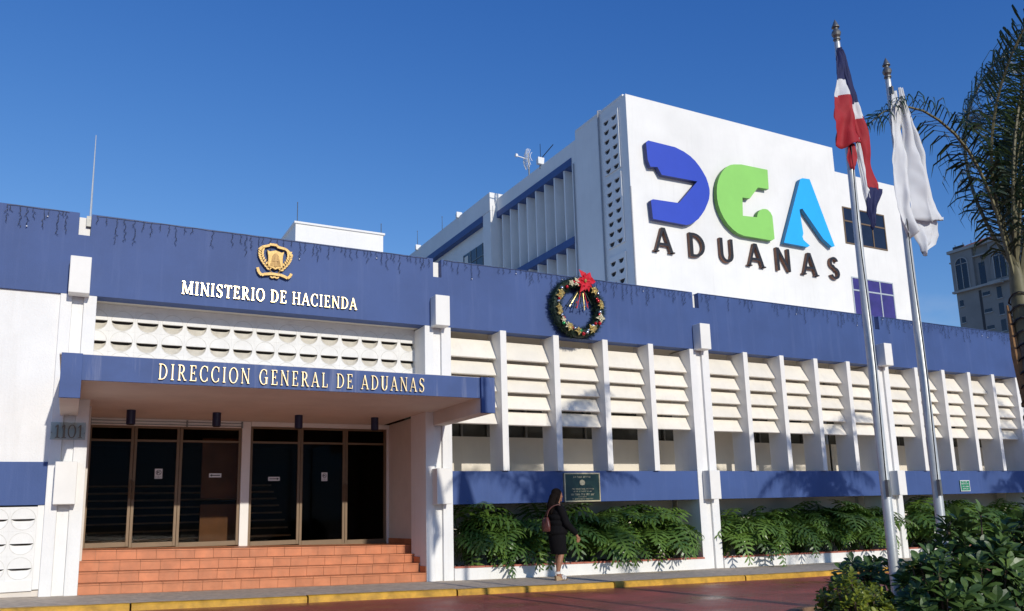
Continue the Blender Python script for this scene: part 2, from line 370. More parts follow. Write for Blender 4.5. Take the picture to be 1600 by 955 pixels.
# columns with a recessed centre channel and blocks at head and sill
BANDZ = [(1.60,2.22),(1.49,2.13),(1.48,2.095),(1.48,2.09),(1.48,2.09)]
for i, (a, c) in enumerate(COLS):
    mid = (a+c)/2-.01; m = MB(); zb = g(mid)-.12
    m.box(a, mid-.08, YF, 14.75, zb, Z0-.001); m.box(mid+.08, c, YF, 14.75, zb, Z0-.001); m.box(mid-.08, mid+.08, YF+.055, 14.74, zb, Z0-.002)
    co = m.build('column', WHITE, FB, bevel=.008)
    MB().box(mid-.14, mid+.15, 13.74, YF-.001, 4.775, 5.355).build('head_block', WHITE2, co, bevel=.01)
    MB().box(mid-.14, mid+.15, 13.76, YF-.001, *BANDZ[i]).build('sill_block', WHITE2, co, bevel=.01)
# louvred bays
FINS = [[7.26,8.47,9.67,10.86],[13.59,14.75,15.89,17.04],[19.66,20.79,21.92,23.02],[25.75,26.9,28.0,29.2]]
ZB = [4.30,3.965,3.645,3.322,3.0]
slat_cache = {}
def slat_mesh(wd, dp=.145, rs=.275):
    k = (round(wd, 2), rs)
    if k not in slat_cache:
        mm = MB(); t = .045
        t = .035; a0 = Vector((0, 0, 0)); up_ = Vector((0, dp, rs)); nrm = Vector((0, rs, -dp)).normalized()*t
        p = []
        for q in (a0, a0+up_, a0+up_+nrm, a0+nrm):
            p += [q, q+Vector((k[0], 0, 0))]
        mm.add(p, [(0,1,3,2),(2,3,5,4),(4,5,7,6),(6,7,1,0),(0,2,4,6),(1,7,5,3)])
        slat_cache[k] = mm.mesh('slat', CREAM)
    return slat_cache[k]
random.seed(7)
for bi, fins in enumerate(FINS):
    xl = COLS[bi+1][1]; xr = COLS[bi+2][0] if bi < 3 else 31.0
    bay = thing('louvre_bay', (xl, 14.0, 2.1)); bay.parent = FB; bay.location = Vector((xl,14.0,2.1))-OFF[FB]
    for fx in fins:
        MB().box(fx, fx+.135, YF-.055, 14.5, 2.095, Z0+.019).build('fin', WHITE2, bay, bevel=.006)
    edges = [xl]+fins; ends = fins+[xr]
    for pi_, (e0, e1) in enumerate(zip(edges, ends)):
        xa = e0+(.137 if pi_ else .002); wd = e1-xa-.002
        me = slat_mesh(wd); me0 = slat_mesh(wd, .22, .39)
        for z in ZB:
            inst('slat', me0 if z == ZB[0] else me, bay, (xa, 14.125+random.uniform(-.006,.006), z+random.uniform(-.008,.008)), (random.uniform(-.02,.02), random.uniform(-.003,.003), 0))
    # sill band, ledge, back wall with strip window, lower back wall, planter
    zt = BANDZ[bi+1][1]-.035; 
    MB().box(xl+.001, xr-.001, YF+.012, 14.22, 1.482, 2.093).build('sill_band', BLUE, FB, bevel=.006)
    MB().box(xl, xr, 14.221, 15.9, 1.95, 2.02).build('ledge', WHITE2, FB)
    bw = MB(); bw.box(xl-.3, xr+.3, 15.9, 16.05, 1.6, 2.93); bw.box(xl-.3, xr+.3, 15.9, 16.05, 3.85, Z0+.3); bw.build('back_wall', CREAMW, FB)
    MB().box(xl-.2, xr+.2, 15.96, 15.99, 2.93, 3.85).build('strip_window', WINS, FB)
    xx = xl+.1; n_ = 0
    while xx < xr:
        MB().box(xx, xx+.05, 15.9, 15.958, 2.93, 3.85).build('window_mullion', STEELD, FB); xx += (.95, .62)[n_ % 2]; n_ += 1
    if bi == 1:
        MB().box(13.9, 15.6, 15.86, 15.899, 2.0, 3.9).build('closed_panel', CREAMW, FB)
    MB().box(xl-.2, xr+.2, 15.2, 15.35, -.4, 1.949).build('recess_wall', CREAMW, FB)
    m = MB()
    for (xa, xb_) in [(xl+(xr-xl)*i/8, xl+(xr-xl)*(i+1)/8) for i in range(8)]:
        za, zb2 = g(xa), g(xb_)
        m.hexa([(xa,13.965,za-.2),(xb_,13.965,zb2-.2),(xb_,14.12,zb2-.2),(xa,14.12,za-.2),(xa,13.965,za+.215),(xb_,13.965,zb2+.215),(xb_,14.12,zb2+.215),(xa,14.12,za+.215)])
    pw = m.build('planter_wall', WHITE, FB)
    m = MB()
    nt_ = int((xr-xl)/.30)
    for i in range(nt_):
        xa = xl+(xr-xl)*i/nt_+.004; xb_ = xl+(xr-xl)*(i+1)/nt_-.004; za, zb2 = g(xa)+.215, g(xb_)+.215
        m2 = MB(); h = .03+random.uniform(-.003,.003)
        m2.hexa([(xa,13.95,za),(xb_,13.95,zb2),(xb_,14.13,zb2),(xa,14.13,za),(xa,13.95,za+h),(xb_,13.95,zb2+h),(xb_,14.13,zb2+h),(xa,14.13,za+h)])
        m2.build('coping_tile', COPING, pw)
    m = MB(); n_ = 12
    for i in range(n_+1):
        xx = xl+(xr-xl)*i/n_
        for yy in (14.12, 14.6, 15.2): m.v.append((xx, yy, g(xx)+.20+.03*math.sin(i*1.7+yy*5)))
    for i in range(n_):
        for j in range(2): m.f.append((i*3+j, i*3+3+j, i*3+4+j, i*3+1+j)); m.m.append(0)
    m.build('planter_soil', SOIL, FB)
    m = MB()                       # white pebbles among the planting
    for _ in range(130):
        xx = random.uniform(xl+.05, xr-.05); yy = random.uniform(14.14, 14.7); r_ = random.uniform(.012,.03)
        m.ball((xx, yy, g(xx)+.225), r_, 5, 3, sc=(1.2,1,.7))
    tag(m.build('pebbles', STONE, FB), kind='stuff')
# left-hand wall: plaster, blue band, screen blocks
MB().box(-14, -.301, 14.05, 14.25, 2.232, Z0+.019).build('left_wall', WHITE, FB)
MB().box(-14, -.301, 14.03, 14.25, 1.602, 2.231).build('left_sill_band', BLUE, FB, bevel=.005)
def block_mesh(name, w_, h_, r_, th, deep, mats, slit=.15):
    """screen block: flush upper half with a ring painted as groove shade, open lower half with a sloping hood behind"""
    mm = MB(); n = 14; cz = 0.0
    arc = [(r_*math.cos(PI+PI*i/n), r_*math.sin(PI+PI*i/n)) for i in range(n+1)]   # lower half circle, left to right
    hw, hh = w_/2, h_/2
    # plate: upper rectangle + lower part around the half-disc
    mm.box(-hw, hw, 0, th, 0, hh)
    for sgn in (-1, 1):
        side = [p for p in arc if sgn*p[0] >= -1e-6]
        if sgn < 0: poly = [(-hw, 0), (-hw, -hh), (0, -hh)] + side[::-1]
        else: poly = [(hw, 0)] + side[::-1] + [(0, -hh), (hw, -hh)]
        mm.prism(poly, 0, th)
    # sloping hood filling the lower half
    back = []
    o = len(mm.v)
    for (x_, z_) in arc:
        mm.v.append((x_, .006, z_)); 
    for (x_, z_) in arc:
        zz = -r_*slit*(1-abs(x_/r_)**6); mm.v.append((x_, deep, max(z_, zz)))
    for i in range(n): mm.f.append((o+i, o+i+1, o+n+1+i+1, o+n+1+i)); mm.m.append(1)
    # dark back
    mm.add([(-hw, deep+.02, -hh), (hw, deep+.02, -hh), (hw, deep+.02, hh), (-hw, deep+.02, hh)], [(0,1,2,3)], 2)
    # ring on the upper half (raised lip 2 mm), painted darker as groove shade
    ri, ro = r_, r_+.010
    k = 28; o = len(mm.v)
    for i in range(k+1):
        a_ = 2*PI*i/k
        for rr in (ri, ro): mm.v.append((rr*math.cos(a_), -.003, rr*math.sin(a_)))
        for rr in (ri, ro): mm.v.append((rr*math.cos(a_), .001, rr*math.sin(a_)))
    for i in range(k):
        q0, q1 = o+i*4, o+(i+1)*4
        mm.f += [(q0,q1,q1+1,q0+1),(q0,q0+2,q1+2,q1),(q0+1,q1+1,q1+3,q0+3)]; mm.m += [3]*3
    return mm.mesh(name, mats)
bm1 = block_mesh('screen_block', .3815, .3425, .160, .05, .075, [SCREENB, SCREENIN, DARKINT, RINGSHADE], .26)
scr = thing('block_screen', (2.95, 14.4, 3.5)); scr.parent = FB; scr.location = Vector((2.95,14.4,3.5))-OFF[FB]
random.seed(3)
for r_ in range(4):
    for c_ in range(15):
        xx = .221+c_*.3824
        if xx > 5.68: continue
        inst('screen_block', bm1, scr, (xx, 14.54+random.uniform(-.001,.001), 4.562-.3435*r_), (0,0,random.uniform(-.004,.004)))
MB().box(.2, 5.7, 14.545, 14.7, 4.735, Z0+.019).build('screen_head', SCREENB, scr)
bm2 = block_mesh('screen_block', .3402, .3492, .150, .05, .03, [SCREENB, SCREENB, DARKINT, RINGSHADE], .20)
scl = thing('block_screen', (-.6, 14.1, .5)); scl.parent = FB; scl.location = Vector((-.6,14.1,.5))-OFF[FB]
for r_ in range(3):
    for c_ in range(9):
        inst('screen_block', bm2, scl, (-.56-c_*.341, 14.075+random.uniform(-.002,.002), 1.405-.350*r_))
m = MB(); m.box(-.388, -.301, 14.055, 14.2, .40, 1.601); m.box(-3.6, -.39, 14.055, 14.2, .385, .535)
m.box(-14, -3.6, 14.056, 14.2, .385, 1.601); m.build('screen_frame', WHITE2, FB)
MB().box(-14, -.301, 14.10, 14.3, .1, .384).build('left_plinth', SOFFIT, FB)

# ------------------------------------------------------------------ entrance: canopy, steps, glazed doors
cn = MB(); cn.box(.05, 5.85, 12.03, 14.0, 3.175, 3.495); cn.box(.2, 5.7, 13.999, 16.45, 3.175, 3.47)
can = cn.build('canopy', SOFFIT, FB)
MB().box(.049, 5.851, 12.0, 12.029, 3.165, 3.505).build('canopy_fascia', BLUE2, can)
MB().box(-.22, 6.11, 12.031, 13.999, 3.496, 3.515).build('canopy_roof', SOFFIT, can)
for a, c in ((-.19,.048),(5.852,6.09)):
    MB().box(a, c, 12.0, 13.998, 2.925, 3.494).build('end_beam', SOFFIT, can, bevel=.006)
    MB().box(a-.004, c+.004, 11.94, 11.999, 2.918, 3.507).build('end_beam_face', BLUE2, can, bevel=.004)
# alcove walls
for a, c in ((5.82,6.2),(-.3,.24)): MB().box(a, c, 14.751, 16.6, .3, 3.174).build('alcove_wall', SOFFIT, FB)
# steps (they run with the falling pavement)
TR, RS = .30, .155
def gz(X, k): return g(X)+RS*k
for k in range(1, 5):
    y0 = 14.0+TR*(k-1); y1 = 14.0+TR*k if k < 4 else 16.40
    xa, xb_ = .2, (5.70 if k < 3 else 5.82); nseg = 12; m = MB()
    for i in range(nseg):
        p, q = xa+(xb_-xa)*i/nseg, xa+(xb_-xa)*(i+1)/nseg
        zl = -.2
        m.hexa([(p,y0+.02,gz(p,k-1)+zl),(q,y0+.02,gz(q,k-1)+zl),(q,y1+.05,gz(q,k-1)+zl),(p,y1+.05,gz(p,k-1)+zl),(p,y0+.02,gz(p,k)-.022),(q,y0+.02,gz(q,k)-.022),(q,y1+.05,gz(q,k)-.022),(p,y1+.05,gz(p,k)-.022)])
    st = m.build('entrance_step', GROUT, FB)
    n_ = 19; tw = (xb_-xa)/n_; offs = (.0, .12, .05, .2)[k-1]*tw
    xt = xa-offs
    random.seed(k)
    while xt < xb_-.02:
        p = max(xt, xa)+.0025; q = min(xt+tw, xb_)-.0025; xt += tw
        if q-p < .03: continue
        jy = random.uniform(-.0025,.0025)
        t = MB(); t.hexa([(p,y0+jy,gz(p,k-1)+.004),(q,y0+jy,gz(q,k-1)+.004),(q,y0+.02,gz(q,k-1)+.004),(p,y0+.02,gz(p,k-1)+.004),(p,y0+jy,gz(p,k)-.026),(q,y0+jy,gz(q,k)-.026),(q,y0+.02,gz(q,k)-.026),(p,y0+.02,gz(p,k)-.026)])
        t.build('riser_tile', TILE, st)
        yb = y0-.012
        while yb < y1-.02:
            ye = min(yb+.32, y1+.002)
            t = MB(); t.hexa([(p,yb,gz(p,k)-.021),(q,yb,gz(q,k)-.021),(q,ye-.005,gz(q,k)-.021),(p,ye-.005,gz(p,k)-.021),(p,yb,gz(p,k)),(q,yb,gz(q,k)),(q,ye-.005,gz(q,k)),(p,ye-.005,gz(p,k))])
            t.build('tread_tile', TILE, st); yb = ye
# skirting tiles up the right-hand wall
for (ya, yb_, k) in ((14.0,14.29,1),(14.3,14.59,2)):
    MB().box(5.684, 5.699, ya+.01, yb_, gz(5.7,k)+.002, gz(5.7,k)+.11).build('skirting_tile', TILE, FB)
for (ya, yb_, k) in ((14.76,15.05,4),(15.06,15.4,4),(15.41,15.8,4),(15.81,16.3,4)):
    MB().box(5.804, 5.819, ya+.0, yb_, gz(5.8,k)+.002, gz(5.8,k)+.11).build('skirting_tile', TILE, FB)
# shutter housing above the doors
m = MB(); m.box(.24, 2.86, 16.30, 16.42, 3.045, 3.174)
sh = m.build('shutter_housing', WHITE2, FB, bevel=.01)
for z_ in (3.07, 3.125):
    MB().tube([(.24,16.29,z_),(2.86,16.29,z_)], .008, 6).build('shutter_rail', STEELD, sh)
for x_ in (.245, 1.85, 2.84): MB().box(x_, x_+.03, 16.275, 16.30, 3.04, 3.16).build('shutter_bracket', STEELD, sh)
MB().box(3.03, 5.82, 16.30, 16.42, 3.085, 3.174).build('door_header', WHITE2, FB, bevel=.008)
MB().box(2.865, 3.025, 16.31, 16.50, .70, 3.17).build('door_post', WHITE2, FB, bevel=.006)
MB().box(5.775, 5.819, 16.31, 16.50, .70, 3.17).build('door_jamb', WHITE2, FB, bevel=.004)
DOORS = [(.245,.985),(.99,1.76),(1.765,2.863),(3.028,3.995),(4.0,4.905),(4.91,5.773)]
zs = lambda X: gz(X, 4)+.004
for i, (a, c) in enumerate(DOORS):
    d = thing('door', ((a+c)/2, 16.4, zs((a+c)/2))); d.parent = FB; d.location = OFF[d]-OFF[FB]
    zb = zs((a+c)/2); tw = .05; zt = 3.043 if i < 3 else 3.083
    f_ = MB(); f_.box(a, a+tw, 16.36, 16.42, zb, zt); f_.box(c-tw, c, 16.36, 16.42, zb, zt)
    f_.box(a+tw, c-tw, 16.361, 16.419, zb, zb+.085); f_.box(a+tw, c-tw, 16.361, 16.419, 2.76, 2.80); f_.box(a+tw, c-tw, 16.361, 16.419, zt-.04, zt)
    f_.build('door_frame', BRONZE, d, bevel=.004)
    MB().box(a+tw, c-tw, 16.386, 16.394, zb+.085, 2.76).build('glass_pane', GLASS, d)
    MB().box(a+tw, c-tw, 16.386, 16.394, 2.80, zt-.04).build('transom_pane', GLASS, d)
    if i in (0, 1, 4, 5):
        hx = c-tw/2 if i in (0, 4) else a+tw/2
        MB().tube([(hx,16.345,zb+.85),(hx,16.31,zb+.87),(hx,16.31,zb+1.15),(hx,16.345,zb+1.17)], .011, 6).build('pull_handle', BRONZE, d, smooth=True)
MB().box(.24, 5.82, 16.34, 16.44, .62, .80).build('door_sill', BRONZE, FB)
# interior seen through the glass
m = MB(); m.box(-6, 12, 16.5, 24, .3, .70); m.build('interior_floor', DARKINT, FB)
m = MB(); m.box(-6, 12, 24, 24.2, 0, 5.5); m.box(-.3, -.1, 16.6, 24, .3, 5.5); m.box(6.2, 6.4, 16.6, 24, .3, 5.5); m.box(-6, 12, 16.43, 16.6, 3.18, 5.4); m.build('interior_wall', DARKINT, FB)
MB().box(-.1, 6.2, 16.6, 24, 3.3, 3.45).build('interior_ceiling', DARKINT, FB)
isr = thing('interior_stair', (2.0, 18.6, .7)); isr.parent = FB; isr.location = OFF[isr]-OFF[FB]
for k in range(9):
    MB().box(.0, 4.3, 18.0+.30*k, 18.45+.30*k, .78+.165*k, .815+.165*k).build('stair_tread', STAIRINT, isr)
MB().box(2.25, 3.0, 17.0, 17.08, .70, 1.62).build('interior_panel', WOODINT, FB)
MB().box(2.25, 3.0, 17.0, 17.08, 1.74, 2.9).build('interior_panel', WOODINT, FB)
# canopy downlights
for i, x_ in enumerate((.84, 2.21, 3.645, 5.10)):
    l_ = thing('ceiling_lamp', (x_, 15.1, 2.93), ('first', 'second', 'third', 'fourth')[i]+' navy can lamp from the left under the entrance canopy', 'lamp', 'can lamps under the canopy')
    m = MB(); m.tube([(x_,15.1,2.935),(x_,15.1,3.174)], .072, 20); m.build('lamp_can', NAVY, l_, bevel=.004)
    MB().tube([(x_,15.1,2.925),(x_,15.1,2.936)], .060, 18).build('lamp_baffle', BLACKP, l_)

# ------------------------------------------------------------------ lettering
def arcpts(cx, cy, rx, ry, a0, a1, n=14): return [(cx+rx*math.cos(R(a0+(a1-a0)*i/n)), cy+ry*math.sin(R(a0+(a1-a0)*i/n))) for i in range(n+1)]
def ring(cx, cy, rx, ry, tx, ty, a0, a1, n=14):
    return arcpts(cx, cy, rx, ry, a0, a1, n)+arcpts(cx, cy, rx-tx, ry-ty, a1, a0, n)
def rect(x0, x1, y0, y1): return [(x0,y0),(x1,y0),(x1,y1),(x0,y1)]
def stroke(x0, y0, x1, y1, w_): return [(x0-w_/2,y0),(x0+w_/2,y0),(x1+w_/2,y1),(x1-w_/2,y1)]
WT = [1.0]
def serif_glyph(ch):
    S, T, V = .155*WT[0], .062*WT[0], .05
    def stem(x, s=S): return [rect(x-s/2,x+s/2,V*.6,1-V*.6), rect(x-s/2-.07,x+s/2+.07,0,V), rect(x-s/2-.07,x+s/2+.07,1-V,1)]
    if ch == 'I': return stem(.17), .34
    if ch == 'E': return stem(.18)+[rect(.18,.56,1-T,1),rect(.18,.46,.48,.48+T),rect(.18,.60,0,T),rect(.52,.57,.80,1),rect(.42,.46,.40,.62),rect(.56,.61,0,.22)], .66
    if ch == 'L': return stem(.18)+[rect(.18,.58,0,T),rect(.54,.59,0,.24)], .63
    if ch == 'T': return stem(.34)+[rect(.02,.66,1-T,1),rect(.02,.07,.78,1),rect(.61,.66,.78,1)], .68
    if ch == 'H': return stem(.17)+stem(.67)+[rect(.17,.67,.47,.47+T)], .84
    if ch == 'N': return stem(.14,T*1.1)+stem(.70,T*1.1)+[stroke(.70,0,.14,1,S)], .84
    if ch == 'M': return stem(.15,T*1.2)+stem(.88,S)+[stroke(.50,.06,.16,1,S),stroke(.50,.06,.86,1,T*1.1)], 1.05
    if ch == 'A': return [stroke(.08,0,.37,1,T*1.2),stroke(.68,0,.37,1,S),rect(.20,.57,.30,.30+T),rect(-.02,.20,0,V),rect(.55,.80,0,V)], .77
    if ch == 'D': return stem(.18)+[ring(.30,.5,.46,.5,S,T,-90,90),rect(.18,.31,0,T),rect(.18,.31,1-T,1)], .80
    if ch == 'O': return [ring(.42,.5,.40,.52,S,T,-180,0,16),ring(.42,.5,.40,.52,S,T,0,180,16)], .84
    if ch == 'C': return [ring(.42,.5,.40,.52,S,T,48,312,22),rect(.64,.69,.66,.98),rect(.64,.69,.06,.26)], .76
    if ch == 'G': return [ring(.42,.5,.40,.52,S,T,48,318,22),rect(.64,.69,.66,.98),rect(.60,.74,.04,.46),rect(.52,.80,.42,.47)], .84
    if ch == 'U': return [rect(.12,.27,.30,1),rect(.64,.70,.30,1),ring(.41,.32,.29,.34,.13,T,180,360,14),rect(.04,.35,1-V,1),rect(.56,.79,1-V,1)], .83
    if ch == 'R': return stem(.18)+[ring(.33,.73,.27,.27,.12,T,-90,90),rect(.18,.34,1-T,1),rect(.18,.34,.46,.46+T),stroke(.66,0,.36,.48,S*.9),rect(.58,.78,0,V)], .78
    if ch == 'S': return [ring(.32,.74,.24,.28,.09,T,30,270,16),ring(.32,.26,.26,.28,.11,T,-150,90,16),stroke(.46,.38,.20,.64,.16),rect(.52,.56,.74,.98),rect(.06,.10,.02,.26)], .64
    if ch == '1': return [rect(.22,.36,.03,.98),rect(.10,.48,0,.05),stroke(.12,.80,.28,1,.10)], .54
    if ch == '0': return [ring(.38,.5,.36,.52,.12,.06,-180,0,16),ring(.38,.5,.36,.52,.12,.06,0,180,16)], .80
def sans_glyph(ch):
    S = .125
    if ch == 'A': return [stroke(.04,0,.36,1,S*.85),stroke(.72,0,.40,1,S),rect(.18,.58,.26,.37),rect(-.06,.16,0,.05),rect(.60,.84,0,.05)], .80
    if ch == 'D': return [rect(.05,.20,0,1),ring(.26,.5,.48,.5,.13,.11,-90,90),rect(.19,.27,0,.11),rect(.19,.27,.89,1)], .78
    if ch == 'U': return [rect(.06,.20,.30,1),rect(.56,.68,.30,1),ring(.37,.32,.31,.34,.14,.12,180,360,14)], .74
    if ch == 'N': return [rect(.05,.18,0,1),rect(.62,.74,0,1),stroke(.68,0,.13,1,S)], .80
    if ch == 'S': return [ring(.32,.74,.25,.27,.12,.10,20,270,16),ring(.32,.26,.27,.28,.13,.10,-160,90,16),stroke(.46,.36,.19,.64,.15)], .64
def letters(text, x0, x1, z0, h, yf, depth, mat, parent, glyph=serif_glyph, gap=.10, space=.42, name='letter', side=None):
    tot = 0
    for ch in text: tot += space if ch == ' ' else glyph(ch)[1]+gap
    tot -= gap; s = (x1-x0)/tot; x_ = x0
    for ch in text:
        if ch == ' ': x_ += space*s; continue
        ps, ad = glyph(ch); m = MB()
        for i, p in enumerate(ps): m.prism([(x_+a*s, z0+c*h) for a, c in p], yf-.0009*i, yf+depth, 0, 1 if side else None)
        m.build(name, [mat, side] if side else mat, parent); x_ += (ad+gap)*s
sg = thing('sign_letters', (2.9, 13.97, 4.97), 'gold serif letters reading MINISTERIO DE HACIENDA on the upper blue fascia', 'sign')
WT[0] = .80
letters('MINISTERIO DE HACIENDA', 1.42, 4.37, 4.968, .215, 13.955, .035, GOLD, sg, space=.42, gap=.13)
sg = thing('sign_letters', (2.9, 11.97, 3.2), 'gold serif letters reading DIRECCION GENERAL DE ADUANAS along the canopy edge', 'sign')
WT[0] = .66
letters('DIRECCION GENERAL DE ADUANAS', .97, 4.86, 3.215, .218, 11.962, .03, GOLDM, sg, gap=.24, space=.62)
WT[0] = 1.0
sg = thing('number_plate', (-.07, 13.9, 2.56), 'clear plate with bronze house number 1101 on the left entrance column', 'sign')
MB().box(-.30, .165, 13.935, 13.945, 2.555, 2.815).build('backing_plate', CLEAR, sg)
letters('1101', -.25, .135, 2.58, .195, 13.905, .028, BRZLET, sg, gap=.02, name='digit')
for (x_, z_) in ((-.285,2.66),(.15,2.66)): MB().tube([(x_,13.93,z_),(x_,13.999,z_)], .008, 8).build('standoff', STEELD, sg)

# coat of arms
em = thing('coat_of_arms', (2.9, 13.97, 5.38), 'gold metal coat of arms mounted above the ministry lettering', 'emblem')
ey = 13.95
shp = [(-.145,.21),(-.10,.185),(-.05,.20),(0,.215),(.05,.20),(.10,.185),(.145,.21),(.125,.10),(.125,-.06),(.10,-.105),(.04,-.115),(0,-.14),(-.04,-.115),(-.10,-.105),(-.125,-.06),(-.125,.10)]
C0 = (2.905, 5.675)
sh_ = MB().prism([(C0[0]+x_*1.02, C0[1]+z_) for x_, z_ in shp], ey-.03, ey+.03).build('shield', GOLD2, em, bevel=.006)
m = MB()
for i in range(-4, 5):
    if i == 0: continue
    m.prism([(C0[0]+i*.022-.006, C0[1]-.08),(C0[0]+i*.022+.006, C0[1]-.08),(C0[0]+i*.011+.006, C0[1]+.16-.01*abs(i)),(C0[0]+i*.011-.006, C0[1]+.16-.01*abs(i))], ey-.045, ey-.031)
m.prism([(C0[0]-.012,C0[1]-.09),(C0[0]+.012,C0[1]-.09),(C0[0]+.012,C0[1]+.15),(C0[0]-.012,C0[1]+.15)], ey-.052, ey-.031)
m.prism([(C0[0]-.05,C0[1]+.01),(C0[0]+.05,C0[1]+.01),(C0[0]+.05,C0[1]+.03),(C0[0]-.05,C0[1]+.03)], ey-.0535, ey-.031)
m.build('shield_relief', GOLD3, sh_)
def ribbon(p0, n, y_, w_, name, step=False):
    m = MB()
    pts = p0
    for i in range(len(pts)-1):
        (xa, za), (xb_, zb_) = pts[i], pts[i+1]
        d = Vector((xb_-xa, zb_-za)).normalized(); nn = Vector((-d.y, d.x))*w_/2
        m.prism([(xa+nn.x, za+nn.y),(xa-nn.x, za-nn.y),(xb_-nn.x, zb_-nn.y),(xb_+nn.x, zb_+nn.y)], y_-.004*(i % 2)-.001*i, y_+.04)
    return m.build(name, GOLD2, em)
ribbon([(2.625,5.87),(2.68,5.925),(2.80,5.965),(2.80,5.985),(2.93,5.985),(2.93,5.955),(3.08,5.93),(3.13,5.89),(3.19,5.81)], 8, ey-.02, .042, 'top_ribbon')
ribbon([(2.61,5.55),(2.63,5.47),(2.68,5.42),(2.72,5.44),(2.84,5.462),(3.0,5.455),(3.08,5.43),(3.12,5.41),(3.17,5.46),(3.18,5.50)], 8, ey-.02, .046, 'motto_ribbon')
ribbon([(2.83,5.42),(2.86,5.395),(2.90,5.415),(2.94,5.395),(2.97,5.415)], 4, ey-.01, .026, 'ribbon_knot')
for sgn in (-1, 1):
    path = [(2.905+sgn*(.05+.19*math.sin(t*1.9)), 5.49+.36*t) for t in [i/9 for i in range(10)]]
    m = MB(); m.tube([(x_, ey, z_) for x_, z_ in path], .008, 5); br_ = m.build('branch', GOLD2, em)
    for i, (x_, z_) in enumerate(path[1:]):
        for s2 in (-1, 1):
            a_ = PI/2+(.75*s2)-sgn*.35+sgn*.1*i*.3; ln = .075
            dx, dz = math.cos(a_), math.sin(a_)
            MB().prism([(x_, z_),(x_+dx*ln*.5-dz*.018, z_+dz*ln*.5+dx*.018),(x_+dx*ln, z_+dz*ln),(x_+dx*ln*.5+dz*.018, z_+dz*ln*.5-dx*.018)], ey-.018-.001*i-.0005*s2, ey+.01).build('leaf', GOLD2, br_)

# tower logo and letters
def extr(pts, y0, y1, front, side, name, parent, bevel=0):
    return MB().prism(pts, y0, y1, 0, 1).build(name, [front, side], parent, bevel=bevel)

# ------------------------------------------------------------------ white tower block behind
TW = thing('tower_block', (27.5, 27, 0), 'tall white office block with a coloured logo, rising behind the low building', 'building')
XT = 19.055
m = MB(); m.box(XT, 31.11, 25.0, 28.85, 0, 18.02); m.box(31.111, 36.0, 25.0, 28.85, 0, 16.82); m.box(XT+.6, 36.0, 28.85, 48, 0, 16.6)
TWW = m.build('tower_wall', TOWERW, TW)
m = MB(); m.box(XT-.02, XT+.25, 25.2, 28.8, 18.021, 18.10); m.build('roof_coping', TOWERW, TW)
# wing with vertical fins, blue bands
m = MB(); m.box(XT, XT+.6, 28.851, 36.6, 16.97, 17.68); m.box(XT, XT+.6, 28.851, 29.22, 6, 16.969); m.build('wing_parapet', TOWERW, TW)
for z0_, z1_ in ((16.63,16.969),(12.93,13.27)):
    MB().box(XT-.03, XT+.6, 29.221, 36.6, z0_, z1_).build('wing_band', DKBLUE, TW)
finm = MB().box(-.0, .56, -.05, .05, 0, 1).mesh('fin', TOWERW)
for i in range(8):
    for z0_, z1_ in ((13.271,16.629),(6.0,12.929)):
        o = inst('fin', finm, TW, (XT+.03, 29.95+i*.875, z0_), (0,0,0), (1,1,z1_-z0_))
# far wing, standing a little further out
m = MB(); m.box(XT-.42, XT+.6, 36.601, 52, 17.0, 18.0); m.box(XT-.40, XT+.6, 36.601, 37.5, 6, 16.99); m.box(XT-.1, XT+.6, 37.5, 52, 6, 16.62)
m.build('far_wing_wall', TOWERW, TW)
MB().box(XT-.45, XT+.6, 37.501, 52, 16.621, 16.99).build('far_wing_band', DKBLUE, TW)
wf = MB(); wf.box(XT-.14, XT-.101, 37.55, 40.55, 13.6, 15.7); fw_ = wf.build('window', WING, TW)
for (a, c) in ((39.6,39.75),(38.9,38.96),(38.1,38.16),(40.5,40.6)): MB().box(XT-.16, XT-.141, a, c, 13.6, 15.7).build('mullion', STEELD, fw_)
MB().box(XT-.165, XT-.142, 37.55, 40.6, 15.0, 15.06).build('transom', STEELD, fw_)
MB().box(XT-.15, XT-.1405, 40.0, 40.45, 13.6, 15.55).build('blind', CREAM, fw_)
# ventilation block strip on the tower side, half-round openings
vb = MB(); n = 8; r_ = .20; hw, hh = .30, .215
arc = [(r_*math.cos(PI+PI*i/n), r_*math.sin(PI+PI*i/n)) for i in range(n+1)]
for sgn in (-1, 1):
    side = [p for p in arc if sgn*p[0] >= -1e-6]
    poly = [(-hw,0),(-hw,-hh),(0,-hh)]+side[::-1] if sgn < 0 else [(hw,0)]+side[::-1]+[(0,-hh),(hw,-hh)]
    vb.prism(poly, 0, .06)
vb.box(-hw, hw, 0, .06, 0, hh)
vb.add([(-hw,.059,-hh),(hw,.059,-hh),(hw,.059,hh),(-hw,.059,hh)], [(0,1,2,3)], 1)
vme = vb.mesh('vent_block', [TOWERW, DARKINT])
for (zt_, nrow) in ((17.42,6),(14.66,7),(11.25,6)):
    for k in range(nrow):
        for c_ in range(2):
            inst('vent_block', vme, TW, (XT-.062, 25.80+.56*c_, zt_-.43*k-.12*c_*0), (0,0,-PI/2), (.95,1,1))
MB().tube([(XT-.06,26.93,6),(XT-.06,26.93,18.15),(XT+.1,26.93,18.2)], .035, 8).build('drain_pipe', PIPE, TW)
MB().tube([(XT-.03,24.96,6),(XT-.03,24.96,14.0)], .03, 8).build('drain_pipe', PIPE, TW)
MB().tube([(XT-.05,29.02,6),(XT-.05,29.02,16.6)], .03, 8).build('drain_pipe', PIPE, TW)
